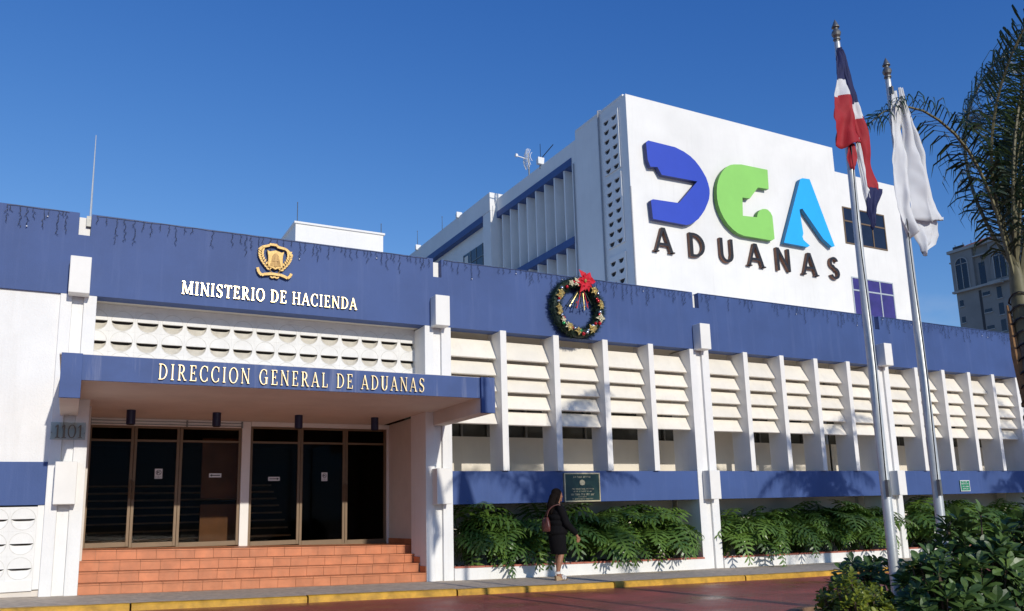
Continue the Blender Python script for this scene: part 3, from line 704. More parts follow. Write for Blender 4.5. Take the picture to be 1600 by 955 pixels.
for i, (x0, x1, z0_, z1_, gm) in enumerate(((31.35,34.28,13.29,15.11,WING),(31.47,34.36,9.3,11.69,WINP))):
    wn = thing('window', (32.8, 25.0, z0_)); wn.parent = TW; wn.location = OFF[wn]-OFF[TW]
    f_ = MB(); t_ = .06
    f_.box(x0,x1,24.965,25.0-.001,z0_,z0_+t_); f_.box(x0,x1,24.965,24.999,z1_-t_,z1_); f_.box(x0,x0+t_,24.966,24.999,z0_+t_,z1_-t_); f_.box(x1-t_,x1,24.966,24.999,z0_+t_,z1_-t_)
    mxs = (33.3,) if i == 0 else (32.45, 33.38)
    for q in mxs: f_.box(q, q+.07, 24.967, 24.999, z0_+t_, z1_-t_)
    zm = 14.38 if i == 0 else 11.02
    f_.box(x0+t_, x1-t_, 24.964, 24.999, zm, zm+.07)
    f_.build('window_frame', BRONZE if i == 0 else STEEL, wn)
    xs_ = [x0+t_]+[v for q in mxs for v in (q, q+.07)]+[x1-t_]
    for j in range(0, len(xs_), 2):
        for za, zb_ in ((z0_+t_, zm), (zm+.07, z1_-t_)):
            MB().box(xs_[j], xs_[j+1], 24.985, 24.998, za, zb_).build('pane', gm, wn)
lg = thing('logo_sign', (25, 24.8, 12.6), 'huge blue D, green G and sky-blue A logo letters on the white tower', 'sign')
PD = [(19.76,15.93),(19.88,16.03),(21.26,16.01),(21.72,15.9),(22.05,15.76),(22.29,15.6),(22.5,15.4),(22.67,15.19),(22.83,14.95),(22.92,14.7),(22.97,14.45),(22.96,14.26),(22.9,14.0),(22.78,13.76),(22.62,13.48),(22.44,13.25),(22.25,13.04),(22.03,12.87),(21.8,12.74),(21.57,12.67),(19.88,12.68),(19.83,13.46),(19.94,13.52),(21.27,13.57),(22.33,14.69),(20.47,14.65),(20.27,14.95),(19.91,14.9),(19.79,15.2)]
PG = [(24.06,15.67),(24.24,15.77),(24.45,15.84),(24.9,15.92),(26.44,15.95),(26.41,15.04),(25.77,15.01),(25.23,14.41),(24.8,14.39),(24.74,13.55),(25.56,13.61),(25.6,13.74),(25.65,13.84),(25.77,13.97),(25.93,14.04),(26.1,14.07),(26.23,14.06),(26.4,13.95),(26.49,13.79),(26.5,12.76),(26.33,12.66),(24.69,12.65),(24.36,12.72),(24.09,12.86),(23.84,13.05),(23.64,13.29),(23.49,13.56),(23.39,13.84),(23.35,14.12),(23.36,14.42),(23.40,14.68),(23.49,14.94),(23.59,15.14),(23.72,15.33),(23.88,15.52)]
PA = [(28.44,15.86),(28.59,15.94),(29.06,15.97),(30.28,12.93),(30.1,12.86),(29.57,13.18),(28.4,14.45),(28.21,14.37),(28.32,13.26),(28.24,13.1),(28.30,12.95),(28.45,12.86),(28.66,12.74),(28.51,12.65),(27.05,12.66)]
for P_, f_, n_ in ((PD,LD,'letter'),(PG,LG,'letter'),(PA,LA,'letter')):
    sm = {LD:(.02,.035,.16), LG:(.12,.30,.06), LA:(.02,.20,.40)}[f_]
    extr(P_, 24.74, 24.93, f_, plain('logo_edge_'+f_.name, sm, .6), n_, lg)
al = thing('sign_letters', (25, 24.9, 11.4), 'black sans letters reading ADUANAS under the tower logo', 'sign')
for ch, xa in zip('ADUANAS', (20.0,21.72,23.34,24.97,26.58,28.22,29.88)):
    ps, ad = sans_glyph(ch); m = MB(); s = 1.16
    for i, p in enumerate(ps): m.prism([(xa+q*s, 11.40+c*1.03) for q, c in p], 24.84-.002*i, 24.98, 0, 1)
    m.build('letter', [LETBLK, LETSIDE], al)
# roof-top bits on the tower wings
def floodlight(p, label):
    t = thing('roof_floodlight', p, label, 'floodlight', 'white floodlights on the tower roof edge')
    x_, y_, z_ = p
    MB().tube([(x_,y_,z_),(x_,y_,z_+.25)], .03, 6).build('bracket', STEELD, t)
    MB().hexa([(x_-.22,y_-.22,z_+.16),(x_+.10,y_-.22,z_+.16),(x_+.06,y_+.05,z_+.2),(x_-.18,y_+.05,z_+.2),(x_-.24,y_-.24,z_+.50),(x_+.12,y_-.24,z_+.50),(x_+.06,y_+.05,z_+.44),(x_-.18,y_+.05,z_+.44)]).build('lamp_head', PAPER, t, bevel=.02)
floodlight((XT+.0, 32.0, 17.55), 'small white floodlight on the tower roof edge beside the dish antenna')
floodlight((XT-.35, 40.7, 17.75), 'small white floodlight far along the lower tower wing roof')
floodlight((XT-.35, 47.0, 17.75), 'small white floodlight at the far end of the tower wing roof')
dh = thing('dish_antenna', (XT+.3, 33.6, 17.6), 'grid dish antenna on a mast on the tower roof edge', 'antenna')
MB().tube([(XT+.3,33.6,17.6),(XT+.3,33.6,19.1)], .04, 8).build('mast', STEELD, dh)
m = MB()
for i in range(9):
    rr = .55*math.sqrt(max(0, 1-((i-4)/4.4)**2)); xx = (i-4)/4.4*.0
    yy = 33.6+(i-4)/4.4*.40; 
    m.tube([(XT+.22-.12*(1-((q/6)**2+((i-4)/4.4)**2)*.9), yy, 18.75+q/6*rr) for q in range(-6, 7)], .014, 4)
for q in (-.4,-.2,0,.2,.4): m.tube([(XT+.22-.12*(1-(q**2/.30+((i-4)/4.4)**2)*.9), 33.6+(i-4)/4.4*.40*math.sqrt(max(.05,1-q*q/.32)), 18.75+q) for i in range(9)], .012, 4)
m.build('grid_reflector', PAPER, dh)
MB().tube([(XT+.2,33.6,18.75),(XT-.40,33.57,18.80)], .03, 6).build('feed_arm', PAPER, dh)
MB().box(XT-.48, XT-.36, 33.5, 33.62, 18.74, 18.88).build('feed_horn', PAPER, dh)
an = thing('yagi_antenna', (XT+.1, 32.2, 17.6), 'thin dark rod antenna with a slanting boom beside the dish', 'antenna')
MB().tube([(XT+.1,32.1,17.6),(XT+.1,32.1,18.9)], .014, 5).build('mast', WIRE, an)
MB().tube([(XT+.1,32.1,18.1),(XT+.1,30.9,18.35)], .022, 5).build('boom', WIRE, an)
for (p, hgt, lab) in (((XT-.3,43.2,17.9),1.0,'short thin lightning rod midway along the far tower wing'),((XT-.3,47.2,17.9),1.4,'thin lightning rod at the far end of the tower wing')):
    t = thing('lightning_rod', p, lab, 'rod', 'rods on the roofs'); x_, y_, z_ = p
    MB().tube([p,(x_,y_,z_+hgt)], [.025,.012], 5).build('rod', STEELD, t); MB().ball((x_,y_,z_+hgt), .035, 6, 4).build('tip', STEELD, t)
# roof plant room
ph = thing('roof_plant_room', (5.8, 20.0, 5.8), 'plain white plant room box on the roof behind the fascia', 'building')
MB().box(4.65, 6.97, 20.0, 23.5, 5.8, 8.67).build('wall', TOWERW, ph)
MB().box(4.61, 7.01, 19.96, 23.54, 8.671, 8.72).build('roof_coping', TOWERW, ph)
for i, x_ in enumerate((4.7, 6.93)):
    t = thing('lightning_rod', (x_, 20.05, 8.72), ('thin rod antenna on the left corner of the roof plant room', 'thin rod antenna on the right corner of the roof plant room')[i], 'rod', 'rods on the roofs')
    MB().tube([(x_,20.05,8.72),(x_,20.05,9.25-.25*i)], .010, 5).build('rod', STEELD, t); MB().ball((x_,20.05,9.25-.25*i), .015, 6, 4).build('tip', STEELD, t)
t = thing('lightning_rod', (.03, 14.1, 6.05), 'tall slender metal lightning rod on the parapet above the left column', 'rod', 'rods on the roofs')
MB().tube([(.03,14.1,6.05),(.03,14.1,7.52)], [.018,.006], 6).build('rod', STEEL, t); MB().box(-.02,.08,14.06,14.128,5.95,6.12).build('bracket', STEELD, t)

# ------------------------------------------------------------------ far apartment block (right)
AS = 140/60
def ap(y_, z_): return (y_*AS, 1.3+(z_-1.3)*AS)
AB = thing('apartment_building', (140, 80, 0), 'distant grey apartment tower with arched window and red tiled roof edge', 'building')
def abox(name, ya, yb_, za, zb_, x0, x1, mat, parent=AB, bevel=0):
    (y0_, z0_), (y1_, z1_) = ap(ya, za), ap(yb_, zb_)
    return MB().box(140+x0, 140+x1, min(y0_,y1_), max(y0_,y1_), z0_, z1_).build(name, mat, parent, bevel=bevel)
abox('wall', 38.2, 24.0, 0.8, 20.3, 0, 18, APTM)
for z_, h_, o_ in ((20.3,.22,-.9),(19.55,.10,-.5),(17.12,.16,-.7),(13.2,.1,-.5)): abox('cornice', 38.35, 24.0, z_, z_+h_, o_, .01+0*o_+0, APTT)
for (ya, yb_) in ((38.2,36.45),(35.2,33.2)): abox('bay_projection', ya, yb_, 17.28, 20.29, -.55, -.01, APTM)
m = MB()
def awin(ya, yb_, za, zb_, x_=-.03, arch=False):
    wnd = thing('window', (140, *ap((ya+yb_)/2, za))); wnd.parent = AB; wnd.location = OFF[wnd]-OFF[AB]
    (y0_, z0_), (y1_, z1_) = ap(yb_, za), ap(ya, zb_); cy = (y0_+y1_)/2; rr = (y1_-y0_)/2
    mm = MB()
    if arch:
        pts = [(y0_,z0_),(y1_,z0_)]+[(cy+rr*math.cos(PI*i/12), z1_-rr+rr*math.sin(PI*i/12)) for i in range(13)]
    else: pts = [(y0_,z0_),(y1_,z0_),(y1_,z1_),(y0_,z1_)]
    k = len(pts)
    mm.add([(140+x_,p,q) for p, q in pts]+[(140+x_+.02,p,q) for p, q in pts], [tuple(reversed(range(k)))]+[(i,(i+1)%k,k+(i+1)%k,k+i) for i in range(k)])
    mm.build('pane', WING, wnd)
    fr = MB(); t_ = .18
    if arch:
        outer = [(y1_+t_,z0_)]+[(cy+(rr+t_)*math.cos(PI*i/12), z1_-rr+(rr+t_)*math.sin(PI*i/12)) for i in range(13)]+[(y0_-t_,z0_)]
        inner = [(y1_,z0_)]+[(cy+rr*math.cos(PI*i/12), z1_-rr+rr*math.sin(PI*i/12)) for i in range(13)]+[(y0_,z0_)]
        k = len(outer)
        vs = [(140+x_-.12,p,q) for p,q in outer]+[(140+x_-.12,p,q) for p,q in inner]+[(140+x_,p,q) for p,q in inner]+[(140+x_,p,q) for p,q in outer]
        fr.add(vs, [f for i in range(k-1) for f in ((i,i+1,k+i+1,k+i),(k+i,k+i+1,2*k+i+1,2*k+i),(i,3*k+i,3*k+i+1,i+1))])
        fr.box(140+x_-.08, 140+x_-.02, cy-.06, cy+.06, z0_, z1_); fr.box(140+x_-.08, 140+x_-.02, y0_, y1_, z1_-rr-.06, z1_-rr+.06)
    else: fr.box(140+x_-.14, 140+x_, y0_-.1, y1_+.1, z0_-.16, z0_)
    fr.build('window_surround', APTT, wnd)
awin(37.83, 36.9, 17.32, 19.75, -.58, True); awin(36.18, 35.72, 17.35, 19.05)
awin(34.85, 34.0, 17.45, 19.6, -.58, True)
for z_ in (16.45, 15.14, 13.85): awin(36.16, 35.6, z_, z_+.26)
for z_ in (16.05, 14.75, 13.4): awin(38.02, 37.72, z_, z_+.48)
for z_ in (16.0, 14.75, 13.5): awin(35.08, 34.72, z_, z_+.87)
for z_ in (18.3, 16.6, 15.3): awin(32.7, 32.1, z_, z_+.3)
abox('shaft_recess', 36.44, 36.24, 13.0, 16.95, -.03, -.005, APTD)
abox('balcony', 35.3, 34.3, 17.0, 17.25, -1.6, -.71, APTT)
for (ya, yb_, z_) in ((38.1,37.2,20.55),(35.05,32.0,20.55)): abox('roof_truss', ya, yb_, z_, z_+.32, .2, .5, APTD)
rfp = []
(y0_, z0_), (y1_, z1_) = ap(37.25, 20.55), ap(35.0, 21.05)
MB().hexa([(139.4,y1_,z0_),(141,y1_,z0_),(141,y0_,z0_),(139.4,y0_,z0_),(141.5,y1_,z1_),(142.6,y1_,z1_),(142.6,y0_,z1_-.3),(141.5,y0_,z1_-.3)]).build('tiled_roof', APTR, AB)
(y0_, z0_), (y1_, z1_) = ap(35.0, 20.55), ap(25.0, 20.95)
MB().hexa([(139.4,y1_,z0_),(141,y1_,z0_),(141,y0_,z0_),(139.4,y0_,z0_),(141.5,y1_,z1_),(142.6,y1_,z1_),(142.6,y0_,z1_),(141.5,y0_,z1_)]).build('tiled_roof', APTD, AB)
for i in range(9):
    y_, z_ = ap(37.9-.65*i, 20.55)
    MB().tube([(140.3,y_,z_),(140.3,y_,z_+1.1)], .06, 5).build('roof_rail_post', APTD, AB)
MB().ball((140-.3, ap(35.72,19.5)[0], ap(35.72,19.42)[1]), .45, 10, 6, sc=(.3,1,1)).build('medallion', APTD, AB)

# ------------------------------------------------------------------ things on the facade
random.seed(21)
def icicles(x0, x1, label, dens=.11):
    t = thing('icicle_light_string', ((x0+x1)/2, 13.98, 6.1), label, 'string lights', 'unlit icicle lights along the parapet')
    m = MB(); xx = x0; path = []
    while xx < x1:
        path.append((xx, 13.985, ZT-.015+random.uniform(-.012,.006))); xx += .12
    m.tube(path, .004, 4)
    xx = x0
    while xx < x1:
        if mnoise.noise(Vector((xx*.8, 3.1, 0))) > -.20 or random.random() < .2:
            ln = random.choice((.07,.10,.14,.20,.26,.34))*random.uniform(.8,1.25); k = max(3, int(ln/.035)); p = [(xx, 13.98, ZT-.015)]
            for i in range(k):
                p.append((xx+random.uniform(-.02,.02), 13.978-random.uniform(0,.01), ZT-.015-ln*(i+1)/k))
            m.tube(p, .0028, 3)
            for q in p[1:]:
                a_ = random.uniform(0, 2*PI); e_ = Vector((math.cos(a_)*.022, -.008, -abs(math.sin(a_))*.022-.008))
                m.tube([q, tuple(Vector(q)+e_)], [.0042,.003], 3)
            if random.random() < .06: MB().ball(p[-1], .012, 6, 4).build('bulb', BULB, t)
        xx += random.uniform(.05, .16)
    m.build('wire', WIRE, t)
icicles(-1.1, -.15, 'short string of unlit icicle lights hanging left of the left column notch')
icicles(.12, 5.86, 'string of unlit icicle lights along the parapet over the entrance')
icicles(6.1, 12.2, 'string of unlit icicle lights on the parapet above the wreath')
icicles(12.5, 18.3, 'string of unlit icicle lights below the tower lettering')
icicles(18.6, 29.5, 'string of unlit icicle lights on the parapet at the far right')

# wreath
WX, WZ, WY = 9.04, 5.43, 13.88
wr = thing('christmas_wreath', (WX, WY, WZ-.66), 'dark fir wreath with baubles and a red poinsettia on the fascia', 'wreath')
random.seed(5)
m = MB()
for i in range(3600):
    a_ = random.uniform(0, 2*PI); ph_ = random.uniform(0, 2*PI); rr = .535+random.uniform(-.02,.02)
    c = Vector((WX+rr*math.cos(a_), WY, WZ+rr*math.sin(a_)*1.0))
    rad = Vector((math.cos(a_), 0, math.sin(a_))); q = rad*math.cos(ph_)+Vector((0,1,0))*math.sin(ph_)
    tan = Vector((-math.sin(a_), 0, math.cos(a_)))
    p0 = c+q*.05; d = (q+tan*random.uniform(-.9,.9)+Vector((random.uniform(-.3,.3),random.uniform(-.3,.3),random.uniform(-.3,.3)))).normalized()
    ln = random.uniform(.07,.135); s_ = d.orthogonal().normalized()*random.uniform(.006,.012)
    if (p0+d*ln).y > 13.995: continue
    m.add([p0-s_, p0+s_, p0+d*ln+s_*.4, p0+d*ln-s_*.4], [(0,1,2,3)])
m.tube([(WX+.535*math.cos(2*PI*i/40), WY, WZ+.535*math.sin(2*PI*i/40)) for i in range(41)], .095, 8)
m.build('garland', FIR, wr)
def poins(c, r_, mat, name, parent, npet=6, layers=2, cmat=None):
    m = MB()
    for la in range(layers):
        for i in range(npet):
            a_ = 2*PI*(i+.5*la)/npet+random.uniform(-.15,.15); d = Vector((math.cos(a_), 0, math.sin(a_))); s_ = Vector((-math.sin(a_), 0, math.cos(a_)))
            rr = r_*(1-.3*la)*random.uniform(.85,1.1); c0 = Vector(c)+Vector((0,-.02*la,0))
            m.add([c0, c0+d*rr*.5+s_*rr*.26+Vector((0,-.05*rr/.15,0)), c0+d*rr*.5+Vector((0,-.03*rr/.15,0)), c0+d*rr*.5-s_*rr*.26+Vector((0,-.05*rr/.15,0)), c0+d*rr+Vector((0,-.01,0))], [(0,2,1),(0,3,2),(1,2,4),(2,3,4)])
    return m.build(name, mat, parent)
bp_ = poins((WX+.13, WY-.10, WZ+.55), .27, REDV, 'red_poinsettia', wr, 6, 2)
m = MB()
for i in range(9): m.ball((WX+.13+random.uniform(-.035,.035), WY-.17, WZ+.55+random.uniform(-.035,.035)), .016, 6, 4)
m.build('flower_centre', GOLDB, bp_)
for a_ in (97, 112, 150, 158, 187, 196, 232, 238, 300, 306, 337, 8, 15, 47, 262, 215):
    poins((WX+.52*math.cos(R(a_)), WY-.115, WZ+.52*math.sin(R(a_))), random.uniform(.07,.115), random.choice((GOLDB,GOLDB,PALEG)), 'gold_flower', wr, random.choice((4,5,6)), 2)
for a_, mt in ((128,REDB),(165,REDB),(172,SILB),(205,SILB),(213,REDB),(222,GRNB),(245,REDB),(252,SILB),(268,GRNB),(275,REDB),(285,SILB),(290,SILB),(318,REDB),(326,REDB),(345,REDB),(352,SILB),(20,REDB),(26,REDB),(36,SILB),(200,GOLDB),(140,SILB),(308,SILB),(105,REDB)):
    rr = .52+random.uniform(-.05,.05)
    MB().ball((WX+rr*math.cos(R(a_)), WY-.115, WZ+rr*math.sin(R(a_))), random.uniform(.030,.042), 10, 6).build('bauble', mt, wr, smooth=True)
for i, mt in enumerate((FIR, GOLDB, FIR, REDV, FIR, GOLDB, REDV, FIR)):
    xx = (i-3.5)*.045; ex = (i-3.5)*.085
    m = MB(); m.tube(bez([(WX+.10+xx*.3, WY-.03, WZ+.42),(WX+.06+xx, WY-.06, WZ+.25),(WX+.02+ex+random.uniform(-.02,.02), WY-.04, WZ+random.uniform(-.05,.10))], 6), .009, 5)
    for q in range(3): m.ball((WX+.02+ex+random.uniform(-.03,.03), WY-.05, WZ+.10+random.uniform(-.14,.04)), .014, 6, 4)
    m.build('hanging_sprig', mt, wr)

# plaque and small signs
def bars(m, x0, x1, z_, h, y_, rnd, wordlen=(2,6)):
    """fine illegible engraved lettering: thin upright marks in word groups"""
    xx = x0
    while xx < x1:
        n = rnd.randint(*wordlen)
        for _ in range(n):
            if xx > x1: break
            w_ = h*rnd.uniform(.14,.2); m.box(xx, xx+w_, y_-.002, y_, z_, z_+h)
            kind = rnd.random()
            if kind < .7: m.box(xx+w_, xx+h*.5, y_-.0021, y_, z_+(h*.8 if kind < .35 else 0), z_+(h if kind < .35 else h*.2))
            if kind > .4: m.box(xx+h*.5, xx+h*.5+w_, y_-.0022, y_, z_, z_+h)
            xx += h*.85
        xx += h*.7
pq = thing('plaque', (9.04, 13.99, 1.49), 'dark green dedication plaque with gold trim on the blue sill band', 'plaque')
MB().box(8.63, 9.455, 13.975, 14.011, 1.495, 2.045).build('plate', PLAQ, pq)
m = MB(); m.box(8.62,9.465,13.965,14.010,2.030,2.055); m.box(8.62,9.465,13.965,14.010,1.485,1.51); m.box(8.62,8.643,13.966,14.010,1.511,2.029); m.box(9.442,9.465,13.966,14.010,1.511,2.029); m.build('trim', PLAQF, pq)
rnd = random.Random(2); m = MB()
for (xa, xb_, z_, h) in ((8.84,9.22,1.955,.035),(8.80,9.30,1.725,.024),(8.82,9.26,1.675,.024),(8.77,9.31,1.61,.036),(8.94,9.13,1.572,.02),(8.80,9.28,1.53,.022)): bars(m, xa, xb_, z_, h, 13.975, rnd)
m.prism([(9.04+.065*a, 1.86+.06*c) for a, c in [(-.8,.6),(0,1),(.8,.6),(1,0),(.7,-.7),(0,-.9),(-.7,-.7),(-1,0)]], 13.968, 13.975)
m.build('inscription', PLAQF, pq)
gs = thing('wall_sign', (21.26, 13.99, 1.55), 'small green sign with white lines of print on the far sill band', 'sign')
MB().box(21.06, 21.46, 13.985, 14.011, 1.55, 1.84).build('plate', GREENS, gs)
m = MB(); m.box(21.06,21.46,13.98,13.985,1.825,1.84); m.box(21.06,21.46,13.98,13.985,1.55,1.565); m.box(21.06,21.075,13.9805,13.985,1.566,1.824); m.box(21.445,21.46,13.9805,13.985,1.566,1.824)
for (xa, xb_, z_, h) in ((21.13,21.36,1.785,.026),(21.11,21.40,1.735,.026),(21.15,21.38,1.66,.03),(21.15,21.36,1.60,.03)): bars(m, xa, xb_, z_, h, 13.984, rnd)
m.build('print', PAPER, gs)
def notice(x0, x1, z0_, z1_, label, kind):
    t = thing('door_notice', ((x0+x1)/2, 16.38, z0_), label, 'notice', 'paper notices on the entrance doors'); y_ = 16.384
    MB().box(x0, x1, y_-.002, y_, z0_, z1_).build('sheet', PAPER, t)
    m = MB(); cx, cz = (x0+x1)/2, (z0_+z1_)/2
    if kind == 'gun':
        r_ = (x1-x0)*.36; cz2 = z0_+(z1_-z0_)*.62
        m.prism(ring(cx, cz2, r_, r_, r_*.2, r_*.2, 0, 180, 12), y_-.004, y_-.002); m.prism(ring(cx, cz2, r_, r_, r_*.2, r_*.2, 180, 360, 12), y_-.004, y_-.002)
        m.prism([(cx-r_*.6,cz2+r_*.1),(cx+r_*.5,cz2+r_*.1),(cx+r_*.5,cz2+r_*.38),(cx-r_*.6,cz2+r_*.38)], y_-.0035, y_-.002)
        m.prism([(cx-r_*.55,cz2-r_*.5),(cx-r_*.25,cz2-r_*.5),(cx-r_*.2,cz2+r_*.1),(cx-r_*.5,cz2+r_*.1)], y_-.0034, y_-.002)
        m.prism(stroke(cx+r_*.65,cz2-r_*.65,cx-r_*.65,cz2+r_*.65,r_*.2), y_-.0045, y_-.002)
        bars(m, x0+.015, x1-.02, z0_+.035, .011, y_-.002, rnd); bars(m, x0+.015, x1-.02, z0_+.015, .011, y_-.002, rnd)
    else:
        d = 1 if kind == 'right' else -1; ww = (x1-x0)*.40
        m.prism([(cx-d*ww,cz-.008),(cx+d*ww*.7,cz-.008),(cx+d*ww*.7,cz+.008),(cx-d*ww,cz+.008)], y_-.004, y_-.002)
        m.prism([(cx+d*ww*.62,cz-.024),(cx+d*ww*1.1,cz),(cx+d*ww*.62,cz+.024)], y_-.0042, y_-.002)
    m.build('print', BLACKP, t)
notice(1.36, 1.49, 2.09, 2.27, 'white no-firearms notice on the left pair of doors', 'gun')
notice(2.30, 2.52, 2.11, 2.185, 'white notice with left-pointing arrow beside the white door post', 'left')
notice(3.39, 3.61, 2.04, 2.115, 'white notice with right-pointing arrow beside the white door post', 'right')
notice(4.43, 4.55, 2.03, 2.20, 'white no-firearms notice on the right pair of doors', 'gun')
#@@PART2@@
# ------------------------------------------------------------------ planting in the bays
def phil_leaf(seed):
    rnd = random.Random(seed); mm = MB()
    pl = rnd.uniform(.50,.78); bl = rnd.uniform(.44,.60); lean = rnd.uniform(.35,.8)
    p0 = Vector((0,0,0)); p1 = Vector((pl*.15*lean,0,pl*.65)); p2 = Vector((pl*.75*lean,0,pl*.92))
    mm.tube(bez([p0,p1,p2],6), [.011,.010,.009,.009,.008,.007,.006], 4)
    q1 = p2+Vector((bl*.45,0,bl*rnd.uniform(.10,.30))); q2 = p2+Vector((bl*.95,0,bl*rnd.uniform(-.55,.10)))
    n = 8; rib = bez([p2,q1,q2], n)
    side = Vector((0,1,0))
    for i in range(n+1):
        T = (rib[min(i+1,n)]-rib[max(i-1,0)]).normalized(); N = side.cross(T)*-1
        if N.z < 0: N = -N
        if i < n:
            T2 = (rib[min(i+2,n)]-rib[i]).normalized()
            w0 = .032*(1-i/n*.6); w1 = .032*(1-(i+1)/n*.6)
            mm.add([rib[i]-side*w0+N*.006, rib[i], rib[i]+side*w0+N*.006, rib[i+1]-side*w1+N*.006, rib[i+1], rib[i+1]+side*w1+N*.006], [(0,1,4,3),(1,2,5,4)])
        t = i/n; ll = bl*(.50*(1-t)**.75+.14)*rnd.uniform(.8,1.2)
        fa = -.55+1.55*t
        for s_ in (-1,1):
            d = (side*s_*math.cos(fa)+T*math.sin(fa)).normalized(); lw = .027*(1-.4*t); cr = T*math.cos(fa)-side*s_*math.sin(fa)
            b0 = rib[i]+side*s_*.012; dr = rnd.uniform(.04,.30)
            pts = [b0, b0+d*ll*.4+N*ll*.06, b0+d*ll*.75-N*ll*dr*.25, b0+d*ll-N*ll*dr]
            ws = [lw*.75, lw*1.05, lw*.95, .002]
            o = len(mm.v)
            for p_, w_ in zip(pts, ws):
                mm.v += [tuple(p_-cr*w_), tuple(p_+cr*w_)]
            for k in range(3): mm.f.append((o+2*k, o+2*k+1, o+2*k+3, o+2*k+2)); mm.m.append(0)
            if t < .75:      # side lobe
                sd_ = (d+cr*.8).normalized(); b1 = pts[1]
                mm.add([b1-cr*.004, b1+cr*lw, b1+sd_*ll*.38-N*ll*.1], [(0,1,2)])
                sd_ = (d-cr*.8).normalized()
                mm.add([b1-cr*lw, b1+cr*.004, b1+sd_*ll*.38-N*ll*.1], [(0,1,2)])
    return mm.mesh('leaf', PHIL)
PLV = [phil_leaf(s_) for s_ in range(7)]
random.seed(11)
wherebay = ('entrance-side planter', 'middle planter', 'far right planter', 'planter behind the palm trunk')
ordn = ('first','second','third','fourth','fifth','sixth','seventh','eighth','ninth','tenth','eleventh')
for bi, (xl, xr, n_) in enumerate(((6.25,12.0,10),(12.65,18.1,10),(18.75,24.2,9),(24.9,28.5,4))):
    for i in range(n_):
        px_ = xl+(.50 if bi == 0 else .36)+(xr-xl-(.95 if bi == 0 else .72))*i/(n_-1)+random.uniform(-.10,.10); py_ = random.uniform(14.34,14.66); pz_ = g(px_)+.16
        t = thing('philodendron', (px_, py_, pz_), '%s lobed-leaf philodendron from the left in the %s' % (ordn[i], wherebay[bi]), 'plant', 'philodendrons in the planters')
        st_ = MB(); hs_ = random.uniform(.10,.28)
        st_.tube([(px_,py_,pz_-.05),(px_+random.uniform(-.05,.05),py_-.04,pz_+hs_)], [.04,.03], 6); st_.build('stem', TWIG, t)
        base_s = random.uniform(1.05,1.38)
        nl = 27
        for k in range(nl):
            a_ = -PI/2+random.uniform(-1.9,1.9)
            if i == 0 and a_ < -1.75: a_ = -1.75+random.uniform(0,1.6)
            if i == n_-1 and a_ > -1.4: a_ = -1.4-random.uniform(0,1.6)
            r_ = random.random(); tilt = -.50+1.02*r_+(.28 if random.random() < .12 else 0)       # inner upright, outer sprawling
            if r_ > .8 and math.sin(a_) > -.3: tilt *= .5
            o = inst('leaf', random.choice(PLV), t, (px_+random.uniform(-.06,.06), py_+random.uniform(-.05,.05), pz_+hs_*random.uniform(.3,1)), (0,0,0), base_s*random.uniform(.72,1.02))
            o.rotation_euler = (Matrix.Rotation(a_,3,'Z') @ Matrix.Rotation(tilt,3,'Y') @ Matrix.Rotation(random.uniform(-.5,.5),3,'X')).to_euler()

# ------------------------------------------------------------------ flag poles and flags
def fy(x_): return x_*5.0/6.2
def fz(z_): return 1.3+(z_-1.3)*5.0/6.2
def rows_(t): return [(fz(a_), fy(b_), fy(c_)) for a_, b_, c_ in t]
def pole(x_, y_, zt_, label):
    t = thing('flag_pole', (x_, y_, 0), label, 'flagpole', 'flagpoles in the planting bed')
    MB().tube([(x_,y_,-.05),(x_,y_,zt_*.45),(x_,y_,zt_-.229)], [.046,.041,.028], 20, 0, False).build('shaft', STEEL, t, smooth=True)
    MB().tube([(x_,y_,-.02),(x_,y_,.14)], .075, 16).build('collar', STEEL, t)
    prof = [(r_*.70, d_*.82) for r_, d_ in [(.036,-.28),(.036,-.25),(.05,-.245),(.05,-.225),(.03,-.215),(.055,-.19),(.066,-.16),(.055,-.13),(.03,-.105),(.03,-.09),(.055,-.08),(.055,-.07),(.045,-.055),(.028,-.02),(.002,.03)]]
    MB().tube([(x_,y_,zt_+dz) for r_, dz in prof], [r_ for r_, dz in prof], 14).build('finial', STEELD, t)
    hy = y_-.055
    MB().tube([(x_-.04,hy,zt_-.40)]+[(x_-.045+.012*math.sin(i*.9),hy-.005,zt_-.4-(zt_-1.9)*i/12) for i in range(1,13)], .006, 5).build('halyard', WIRE, t)
    MB().box(x_-.06, x_-.035, hy-.02, hy+.02, zt_-.42, zt_-.34).build('pulley', STEELD, t)
    MB().box(x_-.06, x_-.03, hy-.02, hy+.01, 1.35, 1.5).build('cleat', STEELD, t)
    return t
pole(6.456, 5.0, 6.034, 'tall steel flagpole flying the red, white and blue flag')
pole(7.173, 5.0, 5.80, 'steel flagpole flying the plain white flag')
def interp(rows, z_):
    rows = sorted(rows, reverse=True)
    if z_ >= rows[0][0]: return rows[0][1:]
    for (za, la, ra), (zb_, lb, rb) in zip(rows, rows[1:]):
        if za >= z_ >= zb_:
            f_ = (za-z_)/(za-zb_+1e-9); return la+(lb-la)*f_, ra+(rb-ra)*f_
    return rows[-1][1:]
